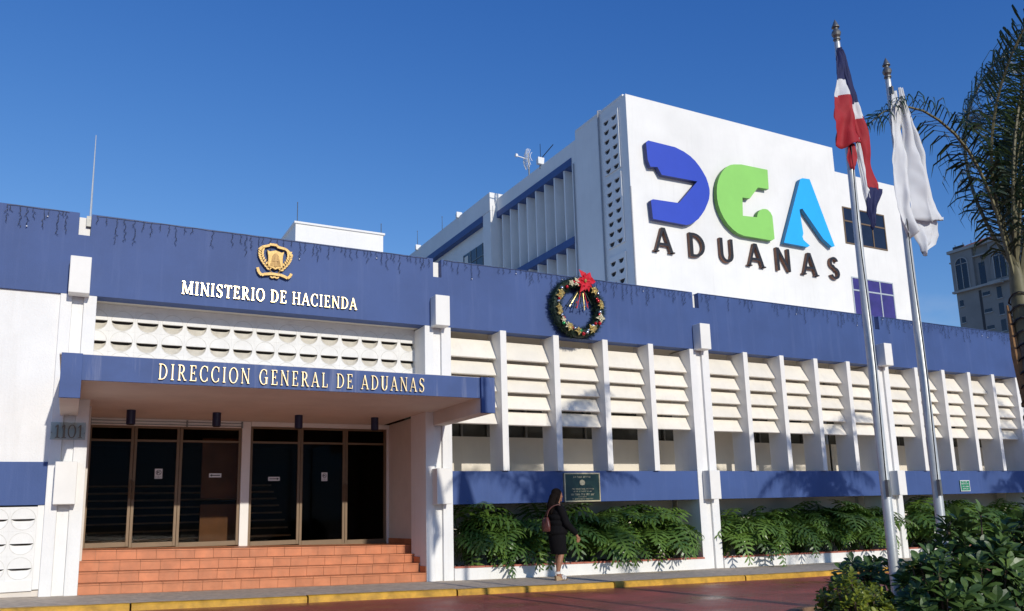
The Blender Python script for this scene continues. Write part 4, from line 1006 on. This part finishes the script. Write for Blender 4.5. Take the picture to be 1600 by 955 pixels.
def cloth(rows, y0, amp, nw, ph_, colf, mats, name, parent, nz=60, nx=14, lean=0.0, slack=1.0):
    rows = rows_(rows); y0 = 5.0+(y0-6.2)*.85; amp *= .9
    zt_ = rows[0][0]; zb_ = rows[-1][0]; mm = MB()
    for i in range(nz+1):
        z_ = zt_+(zb_-zt_)*i/nz; l_, r_ = interp(rows, z_)
        for j in range(nx+1):
            u = j/nx; grow = min(1, .25+1.2*i/nz)
            y_ = y0+amp*grow*math.sin(u*nw*2*PI+ph_+.6*math.sin(i*.06+ph_))+lean*u+.010*math.sin(i*.21+u*5)+.030*grow*mnoise.noise(Vector((u*3.2, i*.09, ph_*3)))+.012*mnoise.noise(Vector((u*8, i*.22, ph_*5)))
            xo = (r_-l_)*.05*math.sin(u*nw*4*PI+i*.05)*(0 if j in (0,nx) else 1)
            mm.v.append((l_+(r_-l_)*u+xo, y_, z_-.05*grow*(math.sin(u*PI*1.3)-.4)*(i == nz)))
    for i in range(nz):
        for j in range(nx):
            o = i*(nx+1)+j; mm.f.append((o, o+1, o+nx+2, o+nx+1)); mm.m.append(colf((j+.5)/nx, 1.3+(zt_+(zb_-zt_)*(i+.5)/nz-1.3)*6.2/5.0))
    ob = mm.build(name, mats, parent, smooth=True)
    sol = ob.modifiers.new('solid', 'SOLIDIFY'); sol.thickness = .003
    return ob
FA = [(6.75,7.895,7.942),(6.581,7.871,7.975),(6.324,7.828,7.995),(6.112,7.787,8.022),(5.904,7.752,8.06),(5.693,7.711,8.063),(5.483,7.671,8.055)]
FBr = [(6.718,7.935,7.982),(6.513,7.939,8.044),(6.267,7.96,8.099),(6.068,7.998,8.161),(5.827,8.041,8.216),(5.541,8.055,8.252),(5.299,8.097,8.271),(5.063,8.14,8.337),(4.985,8.162,8.359)]
FBd = [(4.99,8.16,8.362),(4.943,8.144,8.364),(4.811,8.091,8.286),(4.646,8.1,8.214),(4.483,8.12,8.155)]
FC = [(5.52,7.938,8.006),(5.341,7.916,8.018),(5.208,7.93,7.976)]
FW = [(5.6,8.03,8.09),(5.443,8.042,8.111),(5.242,8.057,8.137),(5.041,8.071,8.151),(4.865,8.078,8.158),(4.724,8.112,8.181)]
fl = thing('national_flag', (6.456, 4.96, 3.9), 'limp red, white and blue flag hanging on the taller flagpole', 'flag')
FM = [NAVYF, WHF, REDF]
cloth(FA, 6.12, .035, .9, .4, lambda u, z_: 0 if z_ > 6.31+.03*u else (1 if z_ > 6.09+.05*u else 2), FM, 'hoist_fold', fl)
cloth(FBr, 6.09, .03, .8, 2.2, lambda u, z_: 0 if z_ > 6.02+.07*u else (1 if z_ > 5.83+.06*u else 2), FM, 'fly_fold', fl, lean=.02)
cloth(FBd, 6.09, .025, .7, 2.0, lambda u, z_: 0, [NAVYF], 'lower_fold', fl, nz=24)
cloth(FC, 6.13, .015, .6, 1.0, lambda u, z_: 0, [REDF], 'inner_fold', fl, nz=12)
FW = [(a_, b_+.012, c_-.018) for a_, b_, c_ in FW]
cloth(FW, 6.115, .02, .6, 1.0, lambda u, z_: 0 , [WHF], 'inner_white_fold', fl, nz=24)
W1 = [(6.40,8.825,8.90),(5.931,8.764,8.95),(5.499,8.728,8.96),(5.068,8.669,8.93),(4.818,8.663,8.93),(4.657,8.719,8.94),(4.503,8.836,8.95)]
W2 = [(6.432,8.896,8.947),(6.218,8.896,8.998),(5.966,8.901,9.092),(5.546,8.901,9.218),(5.127,8.902,9.318),(4.877,8.894,9.373),(4.713,8.914,9.418)]
W3 = [(4.80,8.90,9.39),(4.713,8.914,9.425),(4.593,8.941,9.462),(4.465,8.968,9.395),(4.373,9.002,9.227),(4.286,9.012,9.136)]
wf_ = thing('white_flag', (7.173, 4.96, 3.7), 'limp plain white flag hanging on the shorter flagpole', 'flag')
cloth(W1, 6.12, .035, 1.0, .3, lambda u, z_: 0, [WHF], 'hoist_fold', wf_)
cloth(W2, 6.075, .06, 1.3, 1.9, lambda u, z_: 0, [WHF], 'fly_fold', wf_, nx=22)
cloth(W3, 6.135, .05, .9, 3.6, lambda u, z_: 0, [WHF], 'curled_hem', wf_, nz=20, nx=18)

# ------------------------------------------------------------------ palms
def frond_mesh(seed, L_, droop, rise, leaf=.56, n=92, hang=.6, knots=None):
    """local: root at origin, leaves along +X, z up"""
    rnd = random.Random(seed); mm = MB()
    path = bez([(0,0,0),(L_*.22*(1-rise*.4),0,L_*.45*rise),(L_*.62,0,L_*(.62*rise)),(L_*.98,0,L_*(.62*rise-droop))], n)
    if knots:            # smooth curve through given (out, up) points
        kn = [Vector((a_, 0, c_)) for a_, c_ in knots]; kn = [kn[0]*2-kn[1]]+kn+[kn[-1]*2-kn[-2]]; path = []; m_ = len(kn)-3
        for i in range(n+1):
            q = min(m_-1e-6, i/n*m_); k = int(q); t = q-k; p0, p1, p2, p3 = kn[k:k+4]
            path.append(.5*((2*p1)+(p2-p0)*t+(2*p0-5*p1+4*p2-p3)*t*t+(3*p1-p0-3*p2+p3)*t**3))
    rad = [.022*(1-i/n)**.8+.003 for i in range(n+1)]
    mm.tube(path[::4], rad[::4], 5, 1)
    for i in range(int(n*.16), n+1):
        t = i/n; T = (path[min(i+1,n)]-path[max(i-1,0)]).normalized(); S = Vector((0,1,0)); N = S.cross(T); N = -N if N.z < 0 else N
        ll = leaf*(math.sin(PI*min(1,.12+t*.86))**.6)*rnd.uniform(.8,1.1)+.05
        for s_ in (-1,1):
            for rep in range(2 if rnd.random() < .55 else 1):
                up_ = rnd.uniform(-.3,.75); d = (S*s_*1.0+T*rnd.uniform(.35,1.0)+N*up_).normalized()
                w_ = .0140*rnd.uniform(.7,1.3); p0 = path[i]; cr = T*.8-N*.2
                h1 = hang*rnd.uniform(.6,1.4)
                p1 = p0+d*ll*.45; p2 = p1+(d*.8+Vector((0,0,-h1*.8))).normalized()*ll*.33; p3 = p2+(d*.35+Vector((0,0,-h1*1.6))).normalized()*ll*.3
                o = len(mm.v)
                for p_, k in ((p0,.6),(p1,1),(p2,.8),(p3,.1)): mm.v += [tuple(p_-cr*w_*k), tuple(p_+cr*w_*k)]
                for k in range(3): mm.f.append((o+2*k,o+2*k+1,o+2*k+3,o+2*k+2)); mm.m.append(0)
    return mm.mesh('frond', [PALML, BARKG])
KN = [(0,0),(.052,.272),(.237,.942),(.614,1.451),(1.215,1.678),(1.768,1.57),(2.18,1.27)]
FR = [frond_mesh(1,2.9,.55,.95), frond_mesh(2,3.1,.25,1.25), frond_mesh(3,3.2,.10,1.6), frond_mesh(4,2.6,.75,.75), frond_mesh(5,2.9,.35,1.1), frond_mesh(8,2.4,.3,1.0,leaf=.42,n=60,hang=1.1,knots=KN)]
def palm(x_, y_, zc, label, spec, seed):
    rnd = random.Random(seed)
    t = thing('palm_tree', (x_, y_, 0), label, 'palm tree', 'palms along the street')
    zb_ = -.1; n = 26; mm = MB(); path = []; rad = []
    for i in range(n+1):
        u = i/n; path.append((x_+.10*(1-u)**2*0+.06*math.sin(u*2.2), y_, zb_+(zc-.75-zb_)*u)); rad.append((.130-.045*u)*(1+.05*(i % 2))+.06*max(0,.12-u))
    mm.tube(path, rad, 14); mm.build('trunk', BARK, t)
    sx_ = path[-1][0]
    sh2 = MB(); sh2.tube([(sx_,y_,zc-.80),(sx_+.01,y_,zc-.45),(sx_,y_,zc-.05),(sx_,y_,zc+.25)], [.085,.095,.075,.03], 12, 0, False); cs = sh2.build('crownshaft', BARKG, t, smooth=True)
    for k, a_ in enumerate((0.4, 2.3, 4.2)):
        c_, s_ = math.cos(a_), math.sin(a_)
        MB().tube([(sx_+.085*c_,y_+.085*s_,zc-1.25-.2*k),(sx_+.10*c_,y_+.10*s_,zc-.8-.1*k),(sx_+.125*c_,y_+.125*s_,zc-.35)], [.03,.055,.012], 7).build('dry_sheath', BARKB, t)
    wr_ = MB(); turns = 18; pts = []                # dark light string wound round the trunk
    for i in range(turns*12):
        u = i/(turns*12-1); a_ = u*turns*2*PI; z_ = 1.0+(zc-1.2)*u; rr = .133-.042*u+.012
        pts.append((x_+.06*math.sin(max(0,min(1,(z_-zb_)/(zc-.75-zb_)))*2.2)+rr*math.cos(a_), y_+rr*math.sin(a_), z_+.03*math.sin(a_*2+1)))
    wr_.tube(pts, .010, 4); wr_.build('light_string', WIRE, t)
    for (az, pitch, me, sc) in spec:
        o = inst('frond', FR[me], t, (sx_+.05*math.cos(az), y_+.05*math.sin(az), zc-.05), (0,0,0), sc)
        o.rotation_euler = (Matrix.Rotation(az,3,'Z') @ Matrix.Rotation(-pitch,3,'Y') @ Matrix.Rotation(rnd.uniform(-.3,.3)*(me != 5),3,'X')).to_euler()
LEFT = math.atan2(.47,-.88)
spec = [(PI,.0,5,1.0),(LEFT+2.1,.30,2,.85),(LEFT-2.1,.34,2,.85),(LEFT+2.2,.10,1,.85),(LEFT-2.2,.10,4,.85),
        (LEFT+2.6,.25,2,.9),(LEFT-2.5,.30,1,.9),(LEFT+2.9,.05,0,.9),(LEFT-2.8,-.05,3,.9),(LEFT+3.14,.45,2,.9),(LEFT-2.6,.5,2,.85),(LEFT+1.75,.22,2,.75),(LEFT-1.8,.25,2,.72),(LEFT+2.4,.42,2,.72),(LEFT-2.4,.05,0,.62),(LEFT+2.7,.38,1,.6)]
palm(8.90, 5.0, 3.72, 'feathery palm at the right edge with dark lights wound round its trunk', spec, 1)
rs = random.Random(9)
gen = lambda: [(rs.uniform(0,2*PI), rs.uniform(-.15,.5), rs.randrange(5), rs.uniform(.8,1.0)) for _ in range(15)]
palm(16.4, 5.1, 4.15, 'palm off to the right that throws its shadow on the middle sill band', gen(), 2)
palm(24.6, 5.6, 4.3, 'palm further off to the right that throws its shadow on the far sill band', gen(), 3)

# ------------------------------------------------------------------ foreground bed and shrubs
bedp = [(4.6,3.4),(12.5,3.4),(12.8,6.9),(11.6,7.25),(7.6,7.15),(6.3,6.5),(5.2,5.3)]
m = MB(); k = len(bedp); m.add([(x_,y_,.08+.0*x_) for x_, y_ in bedp], [tuple(range(k))]); tag(m.build('planting_bed', SOIL), kind='structure')
ed = thing('bed_edging', (8.5, 5.3, 0), kind='structure')
for i in range(k):
    a_, c_ = Vector(bedp[i]), Vector(bedp[(i+1)%k]); n_ = max(1, int((c_-a_).length/.6)); d = (c_-a_).normalized(); nn = Vector((d.y,-d.x))*.11
    for j in range(n_):
        p = a_+(c_-a_)*(j/n_)+d*.004; q = a_+(c_-a_)*((j+1)/n_)-d*.004
        MB().hexa([(p.x,p.y,-.2),(p.x+nn.x,p.y+nn.y,-.2),(q.x+nn.x,q.y+nn.y,-.2),(q.x,q.y,-.2),(p.x,p.y,.13),(p.x+nn.x,p.y+nn.y,.13),(q.x+nn.x,q.y+nn.y,.13),(q.x,q.y,.13)]).build('edging_stone', EDGB, ed, bevel=.008)
def rosette(seed, nl, ll, wl, mat, fold=.3):
    rnd = random.Random(seed); mm = MB()
    for i in range(nl):
        a_ = i*2.399+rnd.uniform(-.2,.2); el = .15+1.0*(i/nl)+rnd.uniform(-.15,.15)
        d = Vector((math.cos(a_)*math.cos(el), math.sin(a_)*math.cos(el), math.sin(el))); s_ = Vector((-math.sin(a_), math.cos(a_), 0)); N = d.cross(s_); N = -N if N.z < 0 else N
        L_ = ll*rnd.uniform(.75,1.1); W_ = wl*rnd.uniform(.85,1.1); p0 = Vector((0,0,-.03*(1-i/nl)))
        prof = [(.0,.04),(.22,.35),(.5,.9),(.74,1.0),(.92,.6),(1.0,.05)]; o = len(mm.v)
        for t_, w_ in prof:
            c_ = p0+d*L_*t_-N*L_*.22*t_*t_; up_ = N*fold*W_*w_*.5
            mm.v += [tuple(c_-s_*W_*w_*.5+up_), tuple(c_), tuple(c_+s_*W_*w_*.5+up_)]
        for j in range(len(prof)-1):
            q = o+3*j; mm.f += [(q,q+1,q+4,q+3),(q+1,q+2,q+5,q+4)]; mm.m += [0,0]
    return mm.mesh('leaf_cluster', mat)
RS_ = [rosette(s_, n_, .135, .062, SHRL) for s_, n_ in ((1,9),(2,8),(3,10))]
RY_ = [rosette(s_, 9, .055, .030, SHRY, .2) for s_ in (5,6,7)]
def shrub(name, cx, cy, rx, ry, zt_, n_, meshes, sc, label, group, seed, topf=None):
    rnd = random.Random(seed); z0_ = .08
    t = thing(name, (cx, cy, z0_), label, 'shrub', group); stm = MB()
    for i in range(n_):
        a_ = rnd.uniform(0,2*PI); rr = math.sqrt(rnd.random())
        x_, y_ = cx+rx*rr*math.cos(a_), cy+ry*rr*math.sin(a_)
        dome = math.sqrt(max(0,1-rr*rr*.85)); h_ = (zt_-z0_)*dome*(1 if rnd.random() < .62 else rnd.uniform(.35,.95))*rnd.uniform(.84,1.06)
        if topf: h_ *= topf(x_, y_)
        z_ = z0_+max(.08,h_)
        out = Vector(((x_-cx)/rx*.6+rnd.uniform(-.35,.35), (y_-cy)/ry*.6+rnd.uniform(-.35,.35)-.12, .75)).normalized()
        o = inst('leaf_cluster', rnd.choice(meshes), t, (x_,y_,z_), (0,0,0), sc*rnd.uniform(.8,1.15))
        o.rotation_euler = (out.to_track_quat('Z','Y').to_matrix() @ Matrix.Rotation(rnd.uniform(0,6.28),3,'Z')).to_euler()
        if i % 2 == 0: stm.tube(bez([(cx+(x_-cx)*.3,cy+(y_-cy)*.3,z0_-.02),(cx+(x_-cx)*.7,cy+(y_-cy)*.7,z0_+(z_-z0_)*.6),(x_,y_,z_-.01)],4), [.012,.010,.008,.007,.006], 5)
    stm.build('stems', TWIG, t)
    return t
G_ = 'broad-leaved shrubs in the planting bed'
shrub('broad_leaf_shrub', 6.26, 4.45, .36, .34,   .86, 70, RS_, .98, 'lower broad-leaved shrub just right of the taller flagpole foot', G_, 1)
shrub('broad_leaf_shrub', 6.80, 4.45, .48, .42, 1.15, 92, RS_, 1.06, 'broad-leaved shrub hiding the foot of the shorter flagpole', G_, 2)
shrub('broad_leaf_shrub', 7.42, 4.2, .55, .45, 1.22, 96, RS_, 1.12, 'tall broad-leaved shrub at the bottom right corner below the palm', G_, 3)
shrub('broad_leaf_shrub', 7.1, 5.75, .6, .45,   .74, 90, RS_, .85, 'shaded broad-leaved shrub behind the others beside the flagpole', G_, 4)
shrub('yellow_green_shrub', 5.30, 4.45, .36, .32, .64, 420, RY_, .95, 'small yellow-green shrub with fine leaves left of the flagpole', None, 5, lambda x_, y_: 1.36 if abs(x_-5.12) < .05 else (1.0-.25*max(0,5.15-x_)/.3))
shrub('yellow_green_shrub', 5.88, 4.85, .34, .32, .62, 280, RY_, .95, 'small yellow-green shrub touching the taller flagpole on its left', None, 6)

# ------------------------------------------------------------------ the woman on the pavement
def caps(mm, a_, c_, r0, r1, n=14, m_=6):
    """rounded tapered limb section"""
    a_, c_ = Vector(a_), Vector(c_); d = c_-a_; L_ = d.length; t = d.normalized() if L_ > 1e-6 else Vector((0,0,1))
    path = []; rad = []
    for i in range(m_+1):
        q = PI/2*i/m_; path.append(a_-t*r0*math.cos(q)); rad.append(max(.0005, r0*math.sin(q)))
    for i in range(m_+1):
        q = PI/2*i/m_; path.append(c_+t*r1*math.sin(q)); rad.append(max(.0005, r1*math.cos(q)))
    mm.tube(path, rad, n)
def remeshed(mm, name, mat, parent, vox=.008, smooth=3):
    o = mm.build(name, mat, parent)
    md = o.modifiers.new('r', 'REMESH'); md.mode = 'VOXEL'; md.voxel_size = vox; md.use_smooth_shade = True
    ms = o.modifiers.new('s', 'SMOOTH'); ms.iterations = smooth; ms.factor = .5
    bpy.context.view_layer.update()
    dg = bpy.context.evaluated_depsgraph_get(); me = bpy.data.meshes.new_from_object(o.evaluated_get(dg))
    o.modifiers.clear(); o.data = me; me.materials.clear(); me.materials.append(mat); me.polygons.foreach_set('use_smooth', [True]*len(me.polygons))
    return o
PX, PY = 7.83, 13.0; PZ = g(PX)
pe = thing('person', (PX, PY, PZ), 'woman in a black skirt suit and white wedge sandals walking past the planter', 'person')
def P(x_, y_, z_): return (PX+x_, PY+y_, z_)
B = MB()
B.ball(P(.035,0,1.605), .1, 18, 12, sc=(.88,.74,1.08)); B.ball(P(.06,0,1.55), .075, 14, 10, sc=(.85,.78,.95))
caps(B, P(.115,0,1.595), P(.132,0,1.572), .011, .014); B.ball(P(.112,0,1.535), .02, 8, 6, sc=(.8,1.2,.6)); B.ball(P(.10,0,1.503), .026, 8, 6)
for s_ in (-1,1):
    B.ball(P(.03,.072*s_,1.585), .026, 8, 6, sc=(.7,.35,1.15)); B.ball(P(.103,.032*s_,1.618), .017, 8, 6, sc=(.7,1.1,.5)); B.ball(P(.085,.04*s_,1.57), .028, 8, 6)
caps(B, P(.03,0,1.50), P(.005,0,1.38), .048, .055)
for zz, rx, ry in ((1.33,.085,.16),(1.22,.10,.135),(1.08,.09,.115),(.96,.115,.15),(.86,.125,.165)): B.ball(P(.0,0,zz), 1, 16, 10, sc=(rx,ry,.11))
caps(B, P(.0,.08,.88), P(.055,.075,.545), .085, .055); caps(B, P(.055,.075,.545), P(.045,.072,.42), .055, .056); caps(B, P(.045,.072,.42), P(.035,.07,.215), .054, .031)
caps(B, P(.035,.07,.205), P(.12,.072,.145), .032, .026); caps(B, P(.12,.072,.145), P(.19,.072,.125), .027, .019)
caps(B, P(.0,-.08,.88), P(.015,-.08,.545), .085, .055); caps(B, P(.015,-.08,.545), P(-.025,-.08,.42), .055, .056); caps(B, P(-.025,-.08,.42), P(-.07,-.08,.215), .054, .031)
caps(B, P(-.07,-.08,.205), P(.01,-.085,.145), .032, .026); caps(B, P(.01,-.085,.145), P(.075,-.087,.125), .027, .019)
for s_, ex, wx in ((-1,.07,.265),(1,.05,.16)):
    caps(B, P(.0,.175*s_,1.345), P(ex,.215*s_,1.09), .046, .037); caps(B, P(ex,.215*s_,1.09), P(wx,.205*s_,.90), .036, .024)
    hx, hy, hz = wx+.03, .203*s_, .862
    caps(B, P(wx,.205*s_,.90), P(hx+.015,hy,hz-.03), .024, .026)
    for fi, (dx, ln) in enumerate(((.030,.062),(.012,.070),(-.006,.066),(-.022,.054))):
        a_ = Vector(P(hx+.012+dx,hy,hz-.045)); b1 = a_+Vector((.006,-.004*s_,-ln*.55)); b2 = b1+Vector((-.008,-.008*s_,-ln*.45))
        caps(B, a_, b1, .0095, .0085, 8, 3); caps(B, b1, b2, .0085, .007, 8, 3)
    caps(B, P(hx+.035,hy-.012*s_,hz-.01), P(hx+.068,hy-.014*s_,hz-.045), .011, .009, 8, 3); caps(B, P(hx+.068,hy-.014*s_,hz-.045), P(hx+.066,hy-.012*s_,hz-.072), .009, .007, 8, 3)
remeshed(B, 'body', SKIN, pe, .006, 3)
J = MB()
for zz, rx, ry in ((1.36,.095,.165),(1.28,.138,.19),(1.20,.170,.195),(1.10,.168,.19),(1.00,.178,.198),(.945,.195,.21)): J.ball(P(.0 if zz < 1.15 else .008,0,zz), 1, 18, 10, sc=(rx,ry,.10))
for s_, ex, wx in ((-1,.07,.25),(1,.05,.15)):
    caps(J, P(-.005,.165*s_,1.35), P(ex,.218*s_,1.09), .075, .068); caps(J, P(ex,.218*s_,1.09), P(wx,.208*s_,.925), .067, .052)
caps(J, P(.045,-.055,1.42), P(.085,-.045,1.30), .022, .02); caps(J, P(.045,.055,1.42), P(.085,.045,1.30), .022, .02); caps(J, P(-.055,-.05,1.40), P(-.055,.05,1.40), .03, .03)
remeshed(J, 'jacket', BLKCL, pe, .009, 3)
S_ = MB(); secs = [(1.0,.118,.15,0),(.92,.142,.178,-.005),(.84,.150,.188,-.006),(.74,.146,.18,.0),(.64,.140,.168,.012),(.56,.137,.158,.02),(.552,.125,.146,.02)]
o0 = 0; nn = 28
for (z_, rx, ry, ox) in secs:
    for j in range(nn):
        q = 2*PI*j/nn; wv = 1+.02*math.sin(q*4+z_*9)*(1 if z_ < .8 else 0); S_.v.append((PX+ox+rx*wv*math.cos(q), PY+ry*wv*math.sin(q), z_))
for i in range(len(secs)-1):
    for j in range(nn): S_.f.append((i*nn+j,i*nn+(j+1)%nn,(i+1)*nn+(j+1)%nn,(i+1)*nn+j)); S_.m.append(0)
S_.build('skirt', BLKCL, pe, smooth=True)
H = MB(); H.ball(P(.008,0,1.635), .1, 18, 12, sc=(.97,.90,.92)); H.ball(P(-.03,0,1.56), .09, 16, 10, sc=(.85,1.0,1.2))
caps(H, P(-.045,0,1.56), P(-.115,0,1.40), .085, .075); caps(H, P(-.115,.0,1.40), P(-.15,0,1.28), .07, .035); caps(H, P(-.11,-.05,1.42), P(-.145,-.055,1.29), .05, .022); caps(H, P(-.11,.05,1.42), P(-.145,.055,1.29), .05, .022)
for s_ in (-1,1): caps(H, P(.045,.068*s_,1.655), P(-.01,.082*s_,1.53), .028, .034); caps(H, P(-.01,.082*s_,1.53), P(-.055,.078*s_,1.41), .034, .03)
remeshed(H, 'hair', HAIR, pe, .007, 3)
C_ = MB(); caps(C_, P(.055,-.03,1.44), P(.115,0,1.335), .012, .012); caps(C_, P(.055,.03,1.44), P(.115,0,1.335), .012, .012)
remeshed(C_, 'collar', SANDAL, pe, .006, 1)
for (hx, tx, yy) in ((-.105,.105,-.084),(.0,.22,.072)):
    w_ = MB(); prof = [(hx-.02,.185),(hx+.05,.175),(hx+.12,.125),(tx-.03,.108),(tx+.01,.112),(tx+.005,PZ+.002),(tx-.06,PZ+.001),(hx+.12,PZ+.012),(hx+.05,PZ+.002),(hx-.015,PZ+.001)]
    w_.prism([(PX+a_, c_) for a_, c_ in prof], PY+yy-.036, PY+yy+.036); sdl = w_.build('sandal', CORK, pe, bevel=.006)
    st = MB()
    st.tube([(PX+tx-.05,PY+yy+.038*math.cos(q),.112+.048*math.sin(q)) for q in [PI*i/10 for i in range(11)]], .012, 6)
    st.tube([(PX+tx-.09,PY+yy+.038*math.cos(q),.120+.062*math.sin(q)) for q in [PI*i/10 for i in range(11)]], .012, 6)
    ax = hx+.035; az = .245
    st.tube([(PX+ax+.042*math.cos(q),PY+yy+.04*math.sin(q),az) for q in [2*PI*i/14 for i in range(15)]], .010, 6)
    st.tube([(PX+ax+.042*math.cos(q),PY+yy+.04*math.sin(q),az-.022) for q in [2*PI*i/14 for i in range(15)]], .010, 6)
    st.tube([(PX+ax-.04,PY+yy,az),(PX+hx-.005,PY+yy,.18)], .011, 6)
    st.build('strap', SANDAL, sdl, smooth=True)
bag = thing('handbag', (PX-.27, PY-.06, .95), 'dark burgundy shoulder bag hanging behind the woman in black', 'bag')
b_ = MB(); secs = [(.955,.10,.05),(.98,.125,.065),(1.06,.125,.06),(1.14,.10,.045),(1.19,.075,.025),(1.21,.065,.012)]; nn = 20
for (z_, ry, rx) in secs:
    for j in range(nn): q = 2*PI*j/nn; b_.v.append((PX-.265+rx*math.cos(q)+.012*math.sin(3*q+z_*20), PY-.06+ry*math.sin(q), z_))
for i in range(len(secs)-1):
    for j in range(nn): b_.f.append((i*nn+j,i*nn+(j+1)%nn,(i+1)*nn+(j+1)%nn,(i+1)*nn+j)); b_.m.append(0)
b_.f.append(tuple(reversed(range(nn)))); b_.m.append(0); b_.f.append(tuple((len(secs)-1)*nn+j for j in range(nn))); b_.m.append(0)
b_.build('bag_body', BAGM, bag, smooth=True)
for dy in (-.05,.04):
    MB().tube(bez([(PX-.265,PY-.06+dy,1.19),(PX-.26,PY-.10,1.42),(PX-.04,PY-.20,1.46),(PX-.015,PY-.185,1.40)],12), .009, 6).build('strap', BAGM, bag, smooth=True)
for dy in (-.05,.04): MB().ball((PX-.272,PY-.06+dy,1.185), .016, 8, 6).build('buckle', GOLDB, bag)
